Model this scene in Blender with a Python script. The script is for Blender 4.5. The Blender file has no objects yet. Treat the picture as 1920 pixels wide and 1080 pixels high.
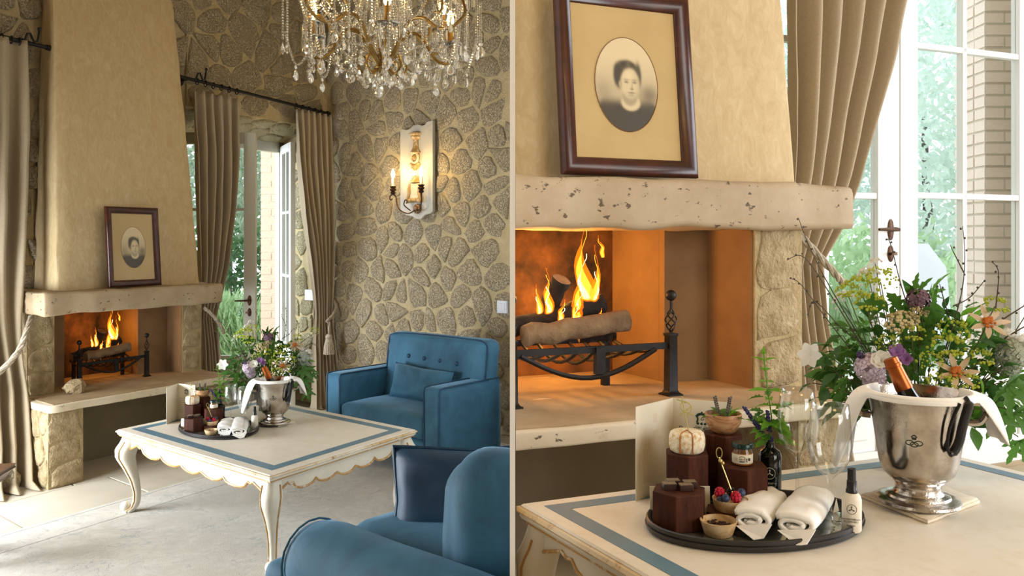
import bpy, bmesh, math, random
from mathutils import Vector, Matrix, noise
sin, cos, pi = math.sin, math.cos, math.pi
scene = bpy.context.scene
COL = scene.collection
# ---------------------------------------------------------------- camera
CX, CY, FP, HC = 980.0, 452.0, 1600.0, 1.55
cd = bpy.data.cameras.new('camera'); cam = bpy.data.objects.new('camera', cd); COL.objects.link(cam)
cam.location = (0, 0, HC); cam.rotation_euler = (pi/2, 0, 0)
cd.sensor_width = 36; cd.lens = 36*FP/1920
cd.shift_x = (960-CX)/1920; cd.shift_y = -(540-CY)/1920
cd.clip_start = .05; cd.clip_end = 200
scene.camera = cam
# ---------------------------------------------------------------- world, lights, exposure
w = bpy.data.worlds.new('world'); scene.world = w; w.use_nodes = True
bg = w.node_tree.nodes['Background']; bg.inputs[0].default_value = (.86, .93, 1, 1); bg.inputs[1].default_value = 2.8
vs = scene.view_settings
scene.display_settings.display_device = 'sRGB'
vs.view_transform = 'Standard'; vs.look = 'None'; vs.gamma = 1; vs.exposure = 0.0; vs.use_curve_mapping = False
scene.cycles.max_bounces = 10; scene.cycles.diffuse_bounces = 4; scene.cycles.glossy_bounces = 5
scene.cycles.transmission_bounces = 8; scene.cycles.transparent_max_bounces = 24
scene.cycles.caustics_reflective = False; scene.cycles.caustics_refractive = False
scene.cycles.sample_clamp_indirect = 6
try: scene.cycles.use_denoising = True
except Exception: pass

def P(px, py, Z): return Vector(((px-CX)/FP*Z, Z, HC-(py-CY)/FP*Z))
def onz(px, py, z): return P(px, py, FP*(HC-z)/(py-CY))
class Frame:
    def __init__(s, O, u, v, z0): s.O, s.u, s.v, s.z0 = O, u, v, z0
    def __call__(s, u, v, z=0.0):
        return Vector((s.O[0]+u*s.u[0]+v*s.v[0], s.O[1]+u*s.u[1]+v*s.v[1], s.z0+z))
    def at_v(s, px, py, v):            # point of the vertical plane v=const seen at a pixel -> (u, z)
        k = (px-CX)/FP; bx = s.O[0]+v*s.v[0]; by = s.O[1]+v*s.v[1]
        u = (k*by-bx)/(s.u[0]-k*s.u[1]); Z = by+u*s.u[1]
        return u, HC-(py-CY)/FP*Z-s.z0
    def at_u(s, px, py, u):
        k = (px-CX)/FP; bx = s.O[0]+u*s.u[0]; by = s.O[1]+u*s.u[1]
        v = (k*by-bx)/(s.v[0]-k*s.v[1]); Z = by+v*s.v[1]
        return v, HC-(py-CY)/FP*Z-s.z0
    def dir(s, u, v, z=0): return Vector((u*s.u[0]+v*s.v[0], u*s.u[1]+v*s.v[1], z))
FL = Frame((-2.92, 5.29), (.4985, .8669), (-.77, .638), 0.0)       # first room
FLOOR_R = .543
FR = Frame((-.018, 2.145), (.9225, .386), (-.475, .88), FLOOR_R)   # second room, three steps up
PK = -.0119                                                       # the partition between the rooms: x = PK*y

def area(name, loc, target, sx, sy, watt, col):
    l = bpy.data.lights.new(name, 'AREA'); l.shape = 'RECTANGLE'; l.size = sx; l.size_y = sy; l.energy = watt; l.color = col
    o = bpy.data.objects.new(name, l); COL.objects.link(o); o.location = loc
    o.rotation_euler = (Vector(target)-Vector(loc)).to_track_quat('-Z', 'Y').to_euler(); return o
def point(name, loc, watt, col, r=.03):
    l = bpy.data.lights.new(name, 'POINT'); l.energy = watt; l.color = col; l.shadow_soft_size = r
    o = bpy.data.objects.new(name, l); COL.objects.link(o); o.location = loc; return o
DAY = (.82, .9, 1.0); WARM = (1, .66, .28)
area('assumed_daylight_left_door', FL(-1.65, .08, .75), FL(-.1, -.95, .0), 1.6, 1.3, 205, (.86, .93, 1))  # area lamp for an assumed door beyond the left edge; none is built
area('daylight_garden_left_room', FL(.3, 2.1, 2.0), FL(2.7, .2, .9), 2.0, 2.2, 150, DAY)  # added lamp outdoors, out of view, standing in for daylight through the door
area('rear_fill_left_room', (-3.2, -1.9, 1.9), (-1.3, 5, .9), 1.5, 1.8, 11, (1, .95, .86))  # added weak fill from behind the camera; the rear wall has no window
area('side_fill_right_room', (3.6, 2.3, 1.9), (.9, 1.9, 1.0), 1.8, 1.9, 110, DAY)  # added area lamp standing in for the door daylight; no window is built here
area('rear_fill_right_room', (3.0, -.9, 2.0), (.9, 2.2, 1.2), 1.8, 1.8, 80, (1, .97, .93))  # added fill lamp behind the camera, not a window of the room
point('added_warm_fill_right_room', (1.0, .6, 3.1), 26, WARM, .25)  # added warm overhead lamp for an assumed chandelier; none is built in this room

# ---------------------------------------------------------------- materials
def lin(h):
    if isinstance(h, str):
        h = h.lstrip('#'); c = [int(h[i:i+2], 16)/255 for i in (0, 2, 4)]
        return tuple((x/12.92 if x <= .04045 else ((x+.055)/1.055)**2.4) for x in c)
    return tuple(h)
class NT:
    def __init__(s, name):
        s.m = bpy.data.materials.new(name); s.m.use_nodes = True; s.t = s.m.node_tree
        s.b = s.t.nodes['Principled BSDF']; s.out = s.t.nodes['Material Output']
        s.co = s.t.nodes.new('ShaderNodeTexCoord').outputs['Object']
    def n(s, typ, **kw):
        nd = s.t.nodes.new('ShaderNode'+typ)
        for k, v in kw.items():
            if k in nd.inputs: nd.inputs[k].default_value = v
            else: setattr(nd, k, v)
        return nd
    def l(s, a, b): s.t.links.new(a, b)
    def noise(s, scale, detail=4, rough=.55, dist=0, vec=None):
        nd = s.n('TexNoise', Scale=scale, Detail=detail, Roughness=rough, Distortion=dist); s.l(vec or s.co, nd.inputs['Vector']); return nd.outputs['Fac']
    def mapv(s, sc=(1, 1, 1), rot=(0, 0, 0)):
        nd = s.n('Mapping'); nd.inputs['Scale'].default_value = sc; nd.inputs['Rotation'].default_value = rot; s.l(s.co, nd.inputs['Vector']); return nd.outputs['Vector']
    def ramp(s, fac, stops, interp='LINEAR'):
        nd = s.n('ValToRGB'); nd.color_ramp.interpolation = interp; e = nd.color_ramp.elements
        while len(e) < len(stops): e.new(.5)
        for i, (p, c) in enumerate(stops):
            e[i].position = p; e[i].color = (*(lin(c) if isinstance(c, str) else (c, c, c) if isinstance(c, (int, float)) else c), 1)
        s.l(fac, nd.inputs['Fac']); return nd.outputs['Color']
    def mix(s, fac, a, b, bt='MIX'):
        nd = s.n('MixRGB', blend_type=bt)
        for sock, v in ((nd.inputs[0], fac), (nd.inputs[1], a), (nd.inputs[2], b)):
            if isinstance(v, bpy.types.NodeSocket): s.l(v, sock)
            elif sock is nd.inputs[0] or sock.name == 'Fac': sock.default_value = v
            else: sock.default_value = (*lin(v), 1)
        return nd.outputs[0]
    def math(s, op, a, b=0):
        nd = s.n('Math', operation=op)
        for i, v in enumerate((a, b)):
            if isinstance(v, bpy.types.NodeSocket): s.l(v, nd.inputs[i])
            else: nd.inputs[i].default_value = v
        return nd.outputs[0]
    def bump(s, h, strength=.5, dist=.01):
        nd = s.n('Bump', Strength=strength, Distance=dist); s.l(h, nd.inputs['Height']); s.l(nd.outputs['Normal'], s.b.inputs['Normal'])
    def base(s, c):
        if isinstance(c, bpy.types.NodeSocket): s.l(c, s.b.inputs['Base Color'])
        else: s.b.inputs['Base Color'].default_value = (*lin(c), 1)
    def set(s, **kw):
        for k, v in kw.items(): s.b.inputs[k.replace('_', ' ')].default_value = v
        return s
def simple(name, c, rough=.5, metal=0, c2=None, scale=8, bump=0, bscale=60, bdist=.003, detail=5, **kw):
    t = NT(name); t.set(Roughness=rough, Metallic=metal, **kw)
    if c2: t.base(t.ramp(t.noise(scale, detail), [(.3, c), (.7, c2)]))
    else: t.base(c)
    if bump: t.bump(t.noise(bscale, 4), bump, bdist)
    return t.m
MAT = {}
def stone_mat(name, a, b, c, pit, k=.5):
    t = NT(name); t.set(Roughness=.93)
    big = t.noise(5, 3); fine = t.noise(55, 7, .72)
    col = t.ramp(big, [(.3, a), (.55, b), (.75, c)])
    pits = t.ramp(t.noise(95, 6, .75), [(.38, 0.0), (.52, 1.0)])
    col = t.mix(t.math('MULTIPLY', t.math('SUBTRACT', 1.0, pits), k), col, pit); t.base(t.mix(.45, col, t.ramp(fine, [(.3, '#b8aa8c'), (.7, '#fffaf0')]), 'MULTIPLY'))
    h = t.math('ADD', t.math('ADD', t.math('MULTIPLY', fine, .6), t.math('MULTIPLY', pits, .4)), t.math('MULTIPLY', t.noise(30, 4, .6), .55)); t.bump(h, 1.0, .022)
    return t.m
MAT['stone'] = stone_mat('rough_tufa', '#d8caad', '#d2c2a3', '#e6dbc4', '#6d5e44')
MAT['stone_pale'] = stone_mat('pale_tufa', '#d9cfae', '#cfc29b', '#e8dfc4', '#8d7f58')
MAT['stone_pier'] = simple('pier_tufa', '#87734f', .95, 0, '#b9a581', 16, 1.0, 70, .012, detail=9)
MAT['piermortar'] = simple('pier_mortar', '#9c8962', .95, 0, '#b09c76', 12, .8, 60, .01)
MAT['mortar'] = simple('lime_mortar', '#ab9870', .95, 0, '#bcab86', 6, .8, 45, .016)
def travertine(name, a, b, hole):
    t = NT(name); t.set(Roughness=.7)
    col = t.ramp(t.noise(4, 5, .6), [(.3, a), (.7, b)])
    holes = t.ramp(t.noise(1, 6, .68, vec=t.mapv((24, 24, 40))), [(.335, 0.0), (.375, 1.0)])
    blot = t.ramp(t.noise(9, 4, .6), [(.60, 0.0), (.70, 1.0)])
    col = t.mix(t.math('MULTIPLY', blot, .4), col, '#a58a62')
    t.base(t.mix(holes, hole, col)); t.bump(t.math('ADD', holes, t.math('MULTIPLY', t.noise(30, 5), .25)), .8, .006); return t.m
MAT['travertine'] = travertine('travertine', '#998364', '#b3a082', '#5f4b2e')
MAT['travertine_pale'] = travertine('pale_travertine', '#c9b99c', '#d8cab2', '#6a5a42')
def plaster():
    t = NT('trowelled_plaster'); t.set(Roughness=.85)
    a = t.noise(1, 7, .68, .9, t.mapv((24, 24, 13))); b = t.noise(1.4, 3)
    c = t.ramp(a, [(.32, '#b59c72'), (.5, '#bfa87e'), (.7, '#cdb992')])
    t.base(t.mix(t.math('MULTIPLY', b, .5), c, '#c2a77b')); t.bump(a, .35, .008); return t.m
MAT['plaster'] = plaster()
MAT['firebrick'] = simple('firebox_plaster', '#7d6040', .9, 0, '#93744e', 5, .4, 30, .006)
MAT['hearth'] = simple('sooty_shaded_hearth', '#917a58', .85, 0, '#b09874', 5, .4, 40, .005)  # tan of sooty stone, with hood shade and fire tint put into it
def soot():
    t = NT('sooty_firebox'); t.set(Roughness=.95)
    t.base(t.ramp(t.noise(4.5, 5, .6), [(.35, '#1f1510'), (.5, '#5a3a20'), (.68, '#8a5c30')])); t.bump(t.noise(20, 4), .4, .006); return t.m
MAT['soot'] = soot()
MAT['recess'] = simple('dark_render', '#8b7c62', .9, 0, '#7a6b52', 3, .3, 20, .006)
def linen(name, a, b):
    t = NT(name); t.set(Roughness=.95)
    wv = t.noise(1, 3, .6, vec=t.mapv((500, 500, 60))); w2 = t.noise(1, 3, .6, vec=t.mapv((60, 60, 700)))
    t.base(t.ramp(t.math('MULTIPLY', t.math('ADD', wv, w2), .5), [(.35, a), (.65, b)])); t.bump(wv, .25, .002)
    t.set(**{'Sheen Weight': .2}); return t.m
MAT['linen'] = linen('linen_curtain', '#9a8a70', '#ae9d82')
MAT['rope'] = simple('linen_rope', '#b8ab96', .95, 0, '#8f836f', 60, .5, 300, .002)
def velvet():
    t = NT('blue_velvet'); t.set(Roughness=.72, **{'Sheen Weight': .75, 'Sheen Roughness': .38})
    t.b.inputs['Sheen Tint'].default_value = (*lin('#8fb6d6'), 1)
    n = t.noise(5, 5, .62, .6); t.base(t.ramp(n, [(.3, '#2a566f'), (.7, '#3f7795')])); t.bump(t.noise(420, 2), .12, .001); return t.m
MAT['velvet'] = velvet()
def velvet_dark():
    t = NT('petrol_velvet'); t.set(Roughness=.55, **{'Sheen Weight': .5, 'Sheen Roughness': .3})
    t.b.inputs['Sheen Tint'].default_value = (*lin('#5d94b8'), 1)
    t.base(t.ramp(t.noise(4, 4, .6, 1), [(.3, '#0f3450'), (.7, '#1a4c6c')])); return t.m
MAT['velvet_dark'] = velvet_dark()
def painted(name, a, b, worn, lo=.62, hi=.7):
    t = NT(name); t.set(Roughness=.42)
    c = t.ramp(t.noise(6, 4), [(.3, a), (.7, b)]); m = t.ramp(t.noise(26, 6, .7), [(lo, 0.0), (hi, 1.0)])
    t.base(t.mix(m, c, worn)); t.bump(t.noise(40, 4), .12, .003); return t.m
MAT['cream'] = painted('cream_paint', '#d8d0bd', '#e2dccc', '#b59b70', .68, .78)
MAT['tabletop'] = painted('tabletop_paint', '#e1d8c7', '#e8e0d1', '#d9cbb2', .5, .85)
MAT['bluepaint'] = painted('blue_paint', '#54788c', '#648798', '#8aa1a6', .66, .8)
MAT['gilt'] = painted('worn_gilt', '#a8783a', '#c19a58', '#e4dcc8', .56, .66)
MAT['edgepaint'] = painted('gilded_cream_edge', '#c9a566', '#e3d8c0', '#9c6a2c', .55, .68)
MAT['gilt_dark'] = painted('dark_gilt', '#70451a', '#8f5f28', '#5a3512', .5, .7)
MAT['iron'] = simple('black_iron', '#1c1a19', .5, .6, '#2c2825', 20, .3, 80, .002)
MAT['bronze'] = simple('aged_bronze', '#4a3324', .4, .8)
MAT['darkwood'] = simple('dark_mahogany', '#2c130c', .3, 0, '#4a2012', 12, .15, 60, .002)
MAT['benchwood'] = simple('walnut', '#4a2f1c', .35, 0, '#5f4028', 10, .2, 60, .002)
MAT['whitepaint'] = simple('white_paint', '#e3e4e0', .4)
MAT['greypaint'] = simple('door_paint', '#b9b5a2', .45)
MAT['plastic'] = simple('white_plastic', '#d8dce4', .35)
MAT['gold'] = simple('antique_gold', '#7a5c2a', .38, .8, '#a5854a', 30)
MAT['paper'] = simple('cream_card', '#e9e2d0', .8, 0, '#e2d9c3', 9)
MAT['printghost'] = simple('ghost_print', '#ddd2bd', .8)
MAT['ink'] = simple('ink', '#23302a', .7)
MAT['inkgreen'] = simple('green_print', '#1f4a3c', .7)
MAT['mat'] = simple('photo_mount', '#b99d68', .8, 0, '#c4a974', 5)
MAT['slate'] = simple('tray_wood', '#1d1b1c', .33, .0, '#2b2829', 15, .15, 60, .002)
MAT['cloth'] = simple('white_cloth', '#f0eee8', .9, 0, '#f6f4ef', 8, .25, 500, .001)
MAT['clothwarm'] = simple('ivory_cloth', '#d9cbb2', .9, 0, '#e2d6c0', 8, .25, 500, .001)
def hexwood():
    t = NT('stained_block'); t.set(Roughness=.6, **{'Specular IOR Level': .2})
    g = t.noise(1, 6, .65, .5, t.mapv((70, 70, 7))); t.base(t.ramp(g, [(.3, '#2c1208'), (.55, '#45200f'), (.75, '#5e331d')])); t.bump(g, .5, .002); return t.m
MAT['hex'] = hexwood()
def olive(name, a, b, c):
    t = NT(name); t.set(Roughness=.45)
    g = t.noise(1, 5, .55, 2.2, t.mapv((18, 18, 60))); t.base(t.ramp(g, [(.35, a), (.5, b), (.7, c)])); return t.m
MAT['olive'] = olive('olive_wood', '#8c5f3a', '#b98a60', '#cfa77c')
MAT['olivepale'] = olive('pale_olive_wood', '#c39c6a', '#d6b585', '#e2caa4')
MAT['silver'] = simple('tarnished_silver', '#c6bfb4', .17, 1, '#a79d90', 14, .06, 40, .003)
def frosted():
    t = NT('silver_with_condensation'); t.set(Metallic=1.0)
    v = t.n('TexVoronoi', Scale=260.0); t.l(t.co, v.inputs['Vector'])
    zone = t.ramp(t.noise(11, 3), [(.42, 0.0), (.58, 1.0)])
    t.base(t.ramp(t.noise(12, 5, .6), [(.3, '#8e8478'), (.6, '#c9c2b8')]))
    t.l(t.math('ADD', t.math('MULTIPLY', zone, .16), .15), t.b.inputs['Roughness'])
    t.bump(t.math('MULTIPLY', t.math('SUBTRACT', .5, v.outputs['Distance']), zone), .3, .0012); return t.m
MAT['bucket'] = frosted()
MAT['copper'] = simple('copper_foil', '#9a4c1e', .3, .75, '#b3622c', 12)
MAT['blackglass'] = simple('black_glass', '#0a0d0b', .08)
MAT['blackplastic'] = simple('black_plastic', '#141416', .35)
MAT['offwhite'] = simple('ivory_bottle', '#e6dfcf', .4)
MAT['lid'] = simple('dark_green_lid', '#10302c', .25, .3)
MAT['honey'] = simple('amber_honey', '#a8641c', .2)
def cheese():
    t = NT('bloomy_rind'); t.set(Roughness=.85)
    a = t.noise(120, 4, .6); b = t.noise(30, 4)
    t.base(t.mix(t.ramp(b, [(.45, 0.0), (.7, 1.0)]), t.ramp(a, [(.35, '#c9a86e'), (.6, '#efe5cb')]), '#f3ecd9')); t.bump(a, .6, .003); return t.m
MAT['cheese'] = cheese()
MAT['bamboo'] = simple('bamboo', '#a59a4c', .5, 0, '#c4b56a', 40)
MAT['goldpick'] = simple('pale_gold', '#b9a768', .3, .6)
MAT['choc'] = simple('chocolate', '#2b1a17', .3, 0, '#3a2520', 40)
MAT['choctop'] = simple('milk_chocolate_top', '#8a7a5e', .45, 0, '#5a4336', 60)
MAT['rasp'] = simple('raspberry', '#a80f28', .35, 0, '#c52340', 60, **{'Subsurface Weight': .1})
MAT['blueb'] = simple('blueberry', '#1c2740', .5, 0, '#37486a', 40)
MAT['blackb'] = simple('blackberry', '#14101c', .25)
MAT['nibs'] = simple('cocoa_nibs', '#2a1510', .6, 0, '#4c2c20', 90)
MAT['log'] = simple('bark_log', '#6a5138', .95, 0, '#8a7050', 14, .9, 30, .012)
MAT['charlog'] = simple('charred_log', '#15100d', .95, 0, '#2a1e16', 14, .9, 30, .012)
MAT['logend'] = simple('log_end', '#a08058', .9, 0, '#7a5c3c', 30)
MAT['crate'] = simple('weathered_crate', '#55524a', .9, 0, '#6e6a5e', 15, .4, 60, .004)
def leaf(name, a, b, **kw):
    t = NT(name); t.set(Roughness=.5, **kw); t.base(t.ramp(t.noise(25, 3), [(.3, a), (.7, b)])); t.set(**{'Transmission Weight': 0.0})
    tr = t.n('BsdfTranslucent'); tr.inputs['Color'].default_value = (*lin(b), 1)
    mx = t.n('MixShader'); mx.inputs[0].default_value = .4; t.l(t.b.outputs[0], mx.inputs[1]); t.l(tr.outputs[0], mx.inputs[2]); t.l(mx.outputs[0], t.out.inputs['Surface']); return t.m
MAT['leaf'] = leaf('leaf_green', '#3f6a2a', '#5c8e38')
MAT['leafdark'] = leaf('leaf_dark_green', '#2b4f26', '#42702f')
MAT['leaflight'] = leaf('leaf_light_green', '#5f9a22', '#7fb83a')
MAT['limeflower'] = leaf('lime_flower', '#b3bd3a', '#ccd65c')
MAT['stem'] = simple('stem_green', '#4d5e28', .6, 0, '#5d4a30', 20)
MAT['twig'] = simple('twig', '#4a4030', .7)
MAT['lavender'] = simple('lavender_purple', '#33305c', .8, 0, '#565089', 120)
MAT['lavdry'] = simple('dried_lavender', '#4c453e', .9, 0, '#77706a', 120)
MAT['petalwhite'] = leaf('white_petal', '#e6e2d6', '#f2efe6')
MAT['petallilac'] = leaf('lilac_petal', '#d6c2d0', '#ece0e8')
MAT['petalpurple'] = leaf('purple_petal', '#8a5a9c', '#b283c0')
MAT['alliumc'] = simple('allium_mauve', '#5f4552', .8, 0, '#846674', 200)
MAT['thistle'] = simple('thistle_purple', '#3b2a52', .8, 0, '#5b3f78', 200)
MAT['yarrow'] = simple('cream_yarrow', '#b0a070', .8, 0, '#d2c69c', 200)
MAT['peach'] = leaf('peach_petal', '#d9b893', '#ead2b4')
MAT['orange'] = simple('orange_centre', '#b8641c', .7)
MAT['palegreenfl'] = leaf('pale_green_petal', '#b9c2b2', '#d0d5c4')
MAT['bush'] = leaf('garden_leaf', '#5c7a4c', '#86a474')
MAT['bushdark'] = leaf('garden_leaf_dark', '#33502c', '#4c6e40')
MAT['bushpale'] = leaf('olive_tree_leaf', '#8ea088', '#b4c2ac')
MAT['treewashed'] = leaf('overlit_tree_leaf', '#b4c6ba', '#dce8de')  # paler olive leaf: outdoor glare put into the colour
MAT['bushwashed'] = leaf('overlit_garden_leaf', '#a0c08c', '#c4dcb0')  # shrub leaf lightened so the garden looks overexposed
MAT['grassblade'] = leaf('garden_grass', '#7a9a62', '#a8c292')
MAT['gardenground'] = simple('garden_gravel', '#b9b5a8', .95, 0, '#a3ab90', 3)
MAT['brick'] = simple('pale_pink_brick', '#dcb49c', .9, 0, '#ead0bc', 6, .4, 40, .004)
MAT['brickpale'] = simple('overlit_brick', '#efd9c9', .9, 0, '#f6e6da', 6, .4, 40, .004)  # lighter copy of the brick, strong sunlight put into its colour
MAT['brickmortar'] = simple('brick_mortar', '#d8cdbc', .95)
MAT['tile'] = simple('floor_stone', '#b7ad9a', .5, 0, '#c6bcaa', 3, .15, 15, .004)
MAT['grout'] = simple('floor_grout', '#968a74', .9)
MAT['floor_r'] = simple('warm_floor_stone', '#9c8a6c', .6, 0, '#b09c7c', 3)
def rug():
    t = NT('faded_rug'); t.set(Roughness=1.0)
    d = t.noise(3.2, 4, .6, 2.5); e = t.noise(11, 5, .65, 1.6); g = t.noise(220, 2)
    c = t.ramp(e, [(.33, '#a9aeae'), (.42, '#cdc8be'), (.62, '#d8d4cb'), (.74, '#c8bcae')])
    c = t.mix(t.ramp(d, [(.42, .8), (.58, .15)]), c, '#c6c1b6')
    w_ = t.noise(5.5, 2, .4, 3.5); c = t.mix(t.math('MULTIPLY', t.math('MULTIPLY', t.ramp(w_, [(.47, 0.0), (.5, 1.0), (.53, 0.0)]), t.ramp(t.noise(2.6, 2), [(.48, 0.0), (.6, 1.0)])), .55), c, '#87989f')
    t.base(t.mix(.25, c, t.ramp(g, [(.3, '#8f8a80'), (.7, '#e6e2da')]), 'MULTIPLY')); t.bump(g, .3, .004); return t.m
MAT['rug'] = rug()
MAT['rugline'] = simple('rug_border_line', '#9a9a94', 1.0, 0, '#b5b0a6', 60)
MAT['ceiling'] = simple('ceiling_plaster', '#c9b58e', .9)
MAT['wallpaint'] = simple('room_plaster', '#c8b590', .9)
MAT['partition'] = simple('white_partition', '#fbfbfa', .8)
def glass(name, col=(1, 1, 1), rough=0.0, ior=1.45, edge=.8):
    t = NT(name); g = t.n('BsdfGlossy', Roughness=rough); g.inputs['Color'].default_value = (1, 1, 1, 1)
    tr = t.n('BsdfTransparent'); tr.inputs[0].default_value = (*col, 1); mx = t.n('MixShader'); f = t.n('LayerWeight', Blend=.5); t.l(t.math('ADD', t.math('MULTIPLY', t.math('POWER', f.outputs['Facing'], 3.2), edge), .05*(ior/1.45)), mx.inputs[0])
    t.l(tr.outputs[0], mx.inputs[1]); t.l(g.outputs[0], mx.inputs[2]); t.l(mx.outputs[0], t.out.inputs['Surface']); return t.m
def crystal(name):
    t = NT(name); g = t.n('BsdfGlass', Roughness=.0, IOR=1.55); g.inputs['Color'].default_value = (1, .99, .96, 1); gl = t.n('BsdfGlossy', Roughness=.08); gl.inputs['Color'].default_value = (1, .97, .9, 1)
    mx = t.n('MixShader'); mx.inputs[0].default_value = .35; t.l(g.outputs[0], mx.inputs[1]); t.l(gl.outputs[0], mx.inputs[2]); t.l(mx.outputs[0], t.out.inputs['Surface']); return t.m
MAT['glass'] = glass('wine_glass', (.97, .98, .975), .02, 1.5)
MAT['crystal'] = crystal('crystal')
MAT['jarglass'] = glass('jar_glass', (.97, .96, .92), .02, 1.4)
MAT['pane'] = glass('window_pane', (.97, .99, .99), .0, .05, .03)
MAT['pictureglass'] = glass('picture_glass', (1, 1, 1), .0, .6)
def emit(name, col, s, trans=0.0, zramp=None):
    t = NT(name); e = t.n('Emission', Strength=s); e.inputs[0].default_value = (*lin(col), 1)
    if trans:
        tr = t.n('BsdfTransparent'); mx = t.n('MixShader'); mx.inputs[0].default_value = trans
        t.l(e.outputs[0], mx.inputs[1]); t.l(tr.outputs[0], mx.inputs[2]); t.l(mx.outputs[0], t.out.inputs['Surface'])
    else: t.l(e.outputs[0], t.out.inputs['Surface'])
    return t.m
MAT['bulb'] = emit('lit_bulb', '#ffdf9a', 26)
MAT['flame_out'] = emit('flame_edge', '#ff7a10', 2.2, .55)
MAT['flame_mid'] = emit('flame_body', '#ffab30', 4.5, .3)
MAT['flame_core'] = emit('flame_core', '#ffe9a8', 9)
MAT['ember'] = emit('ember_glow', '#ff5a10', 3)
def waxcandle():
    t = NT('candle_tube'); t.base('#d99a2c'); t.set(Roughness=.5); return t.m
MAT['candle'] = waxcandle()
MAT['candlewhite'] = simple('white_candle', '#d8d2c4', .5)
def vcol():
    t = NT('sepia_print'); a = t.n('VertexColor'); a.layer_name = 'print'; t.l(a.outputs[0], t.b.inputs['Base Color']); t.set(Roughness=.6); return t.m
MAT['sepia'] = vcol()

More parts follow.
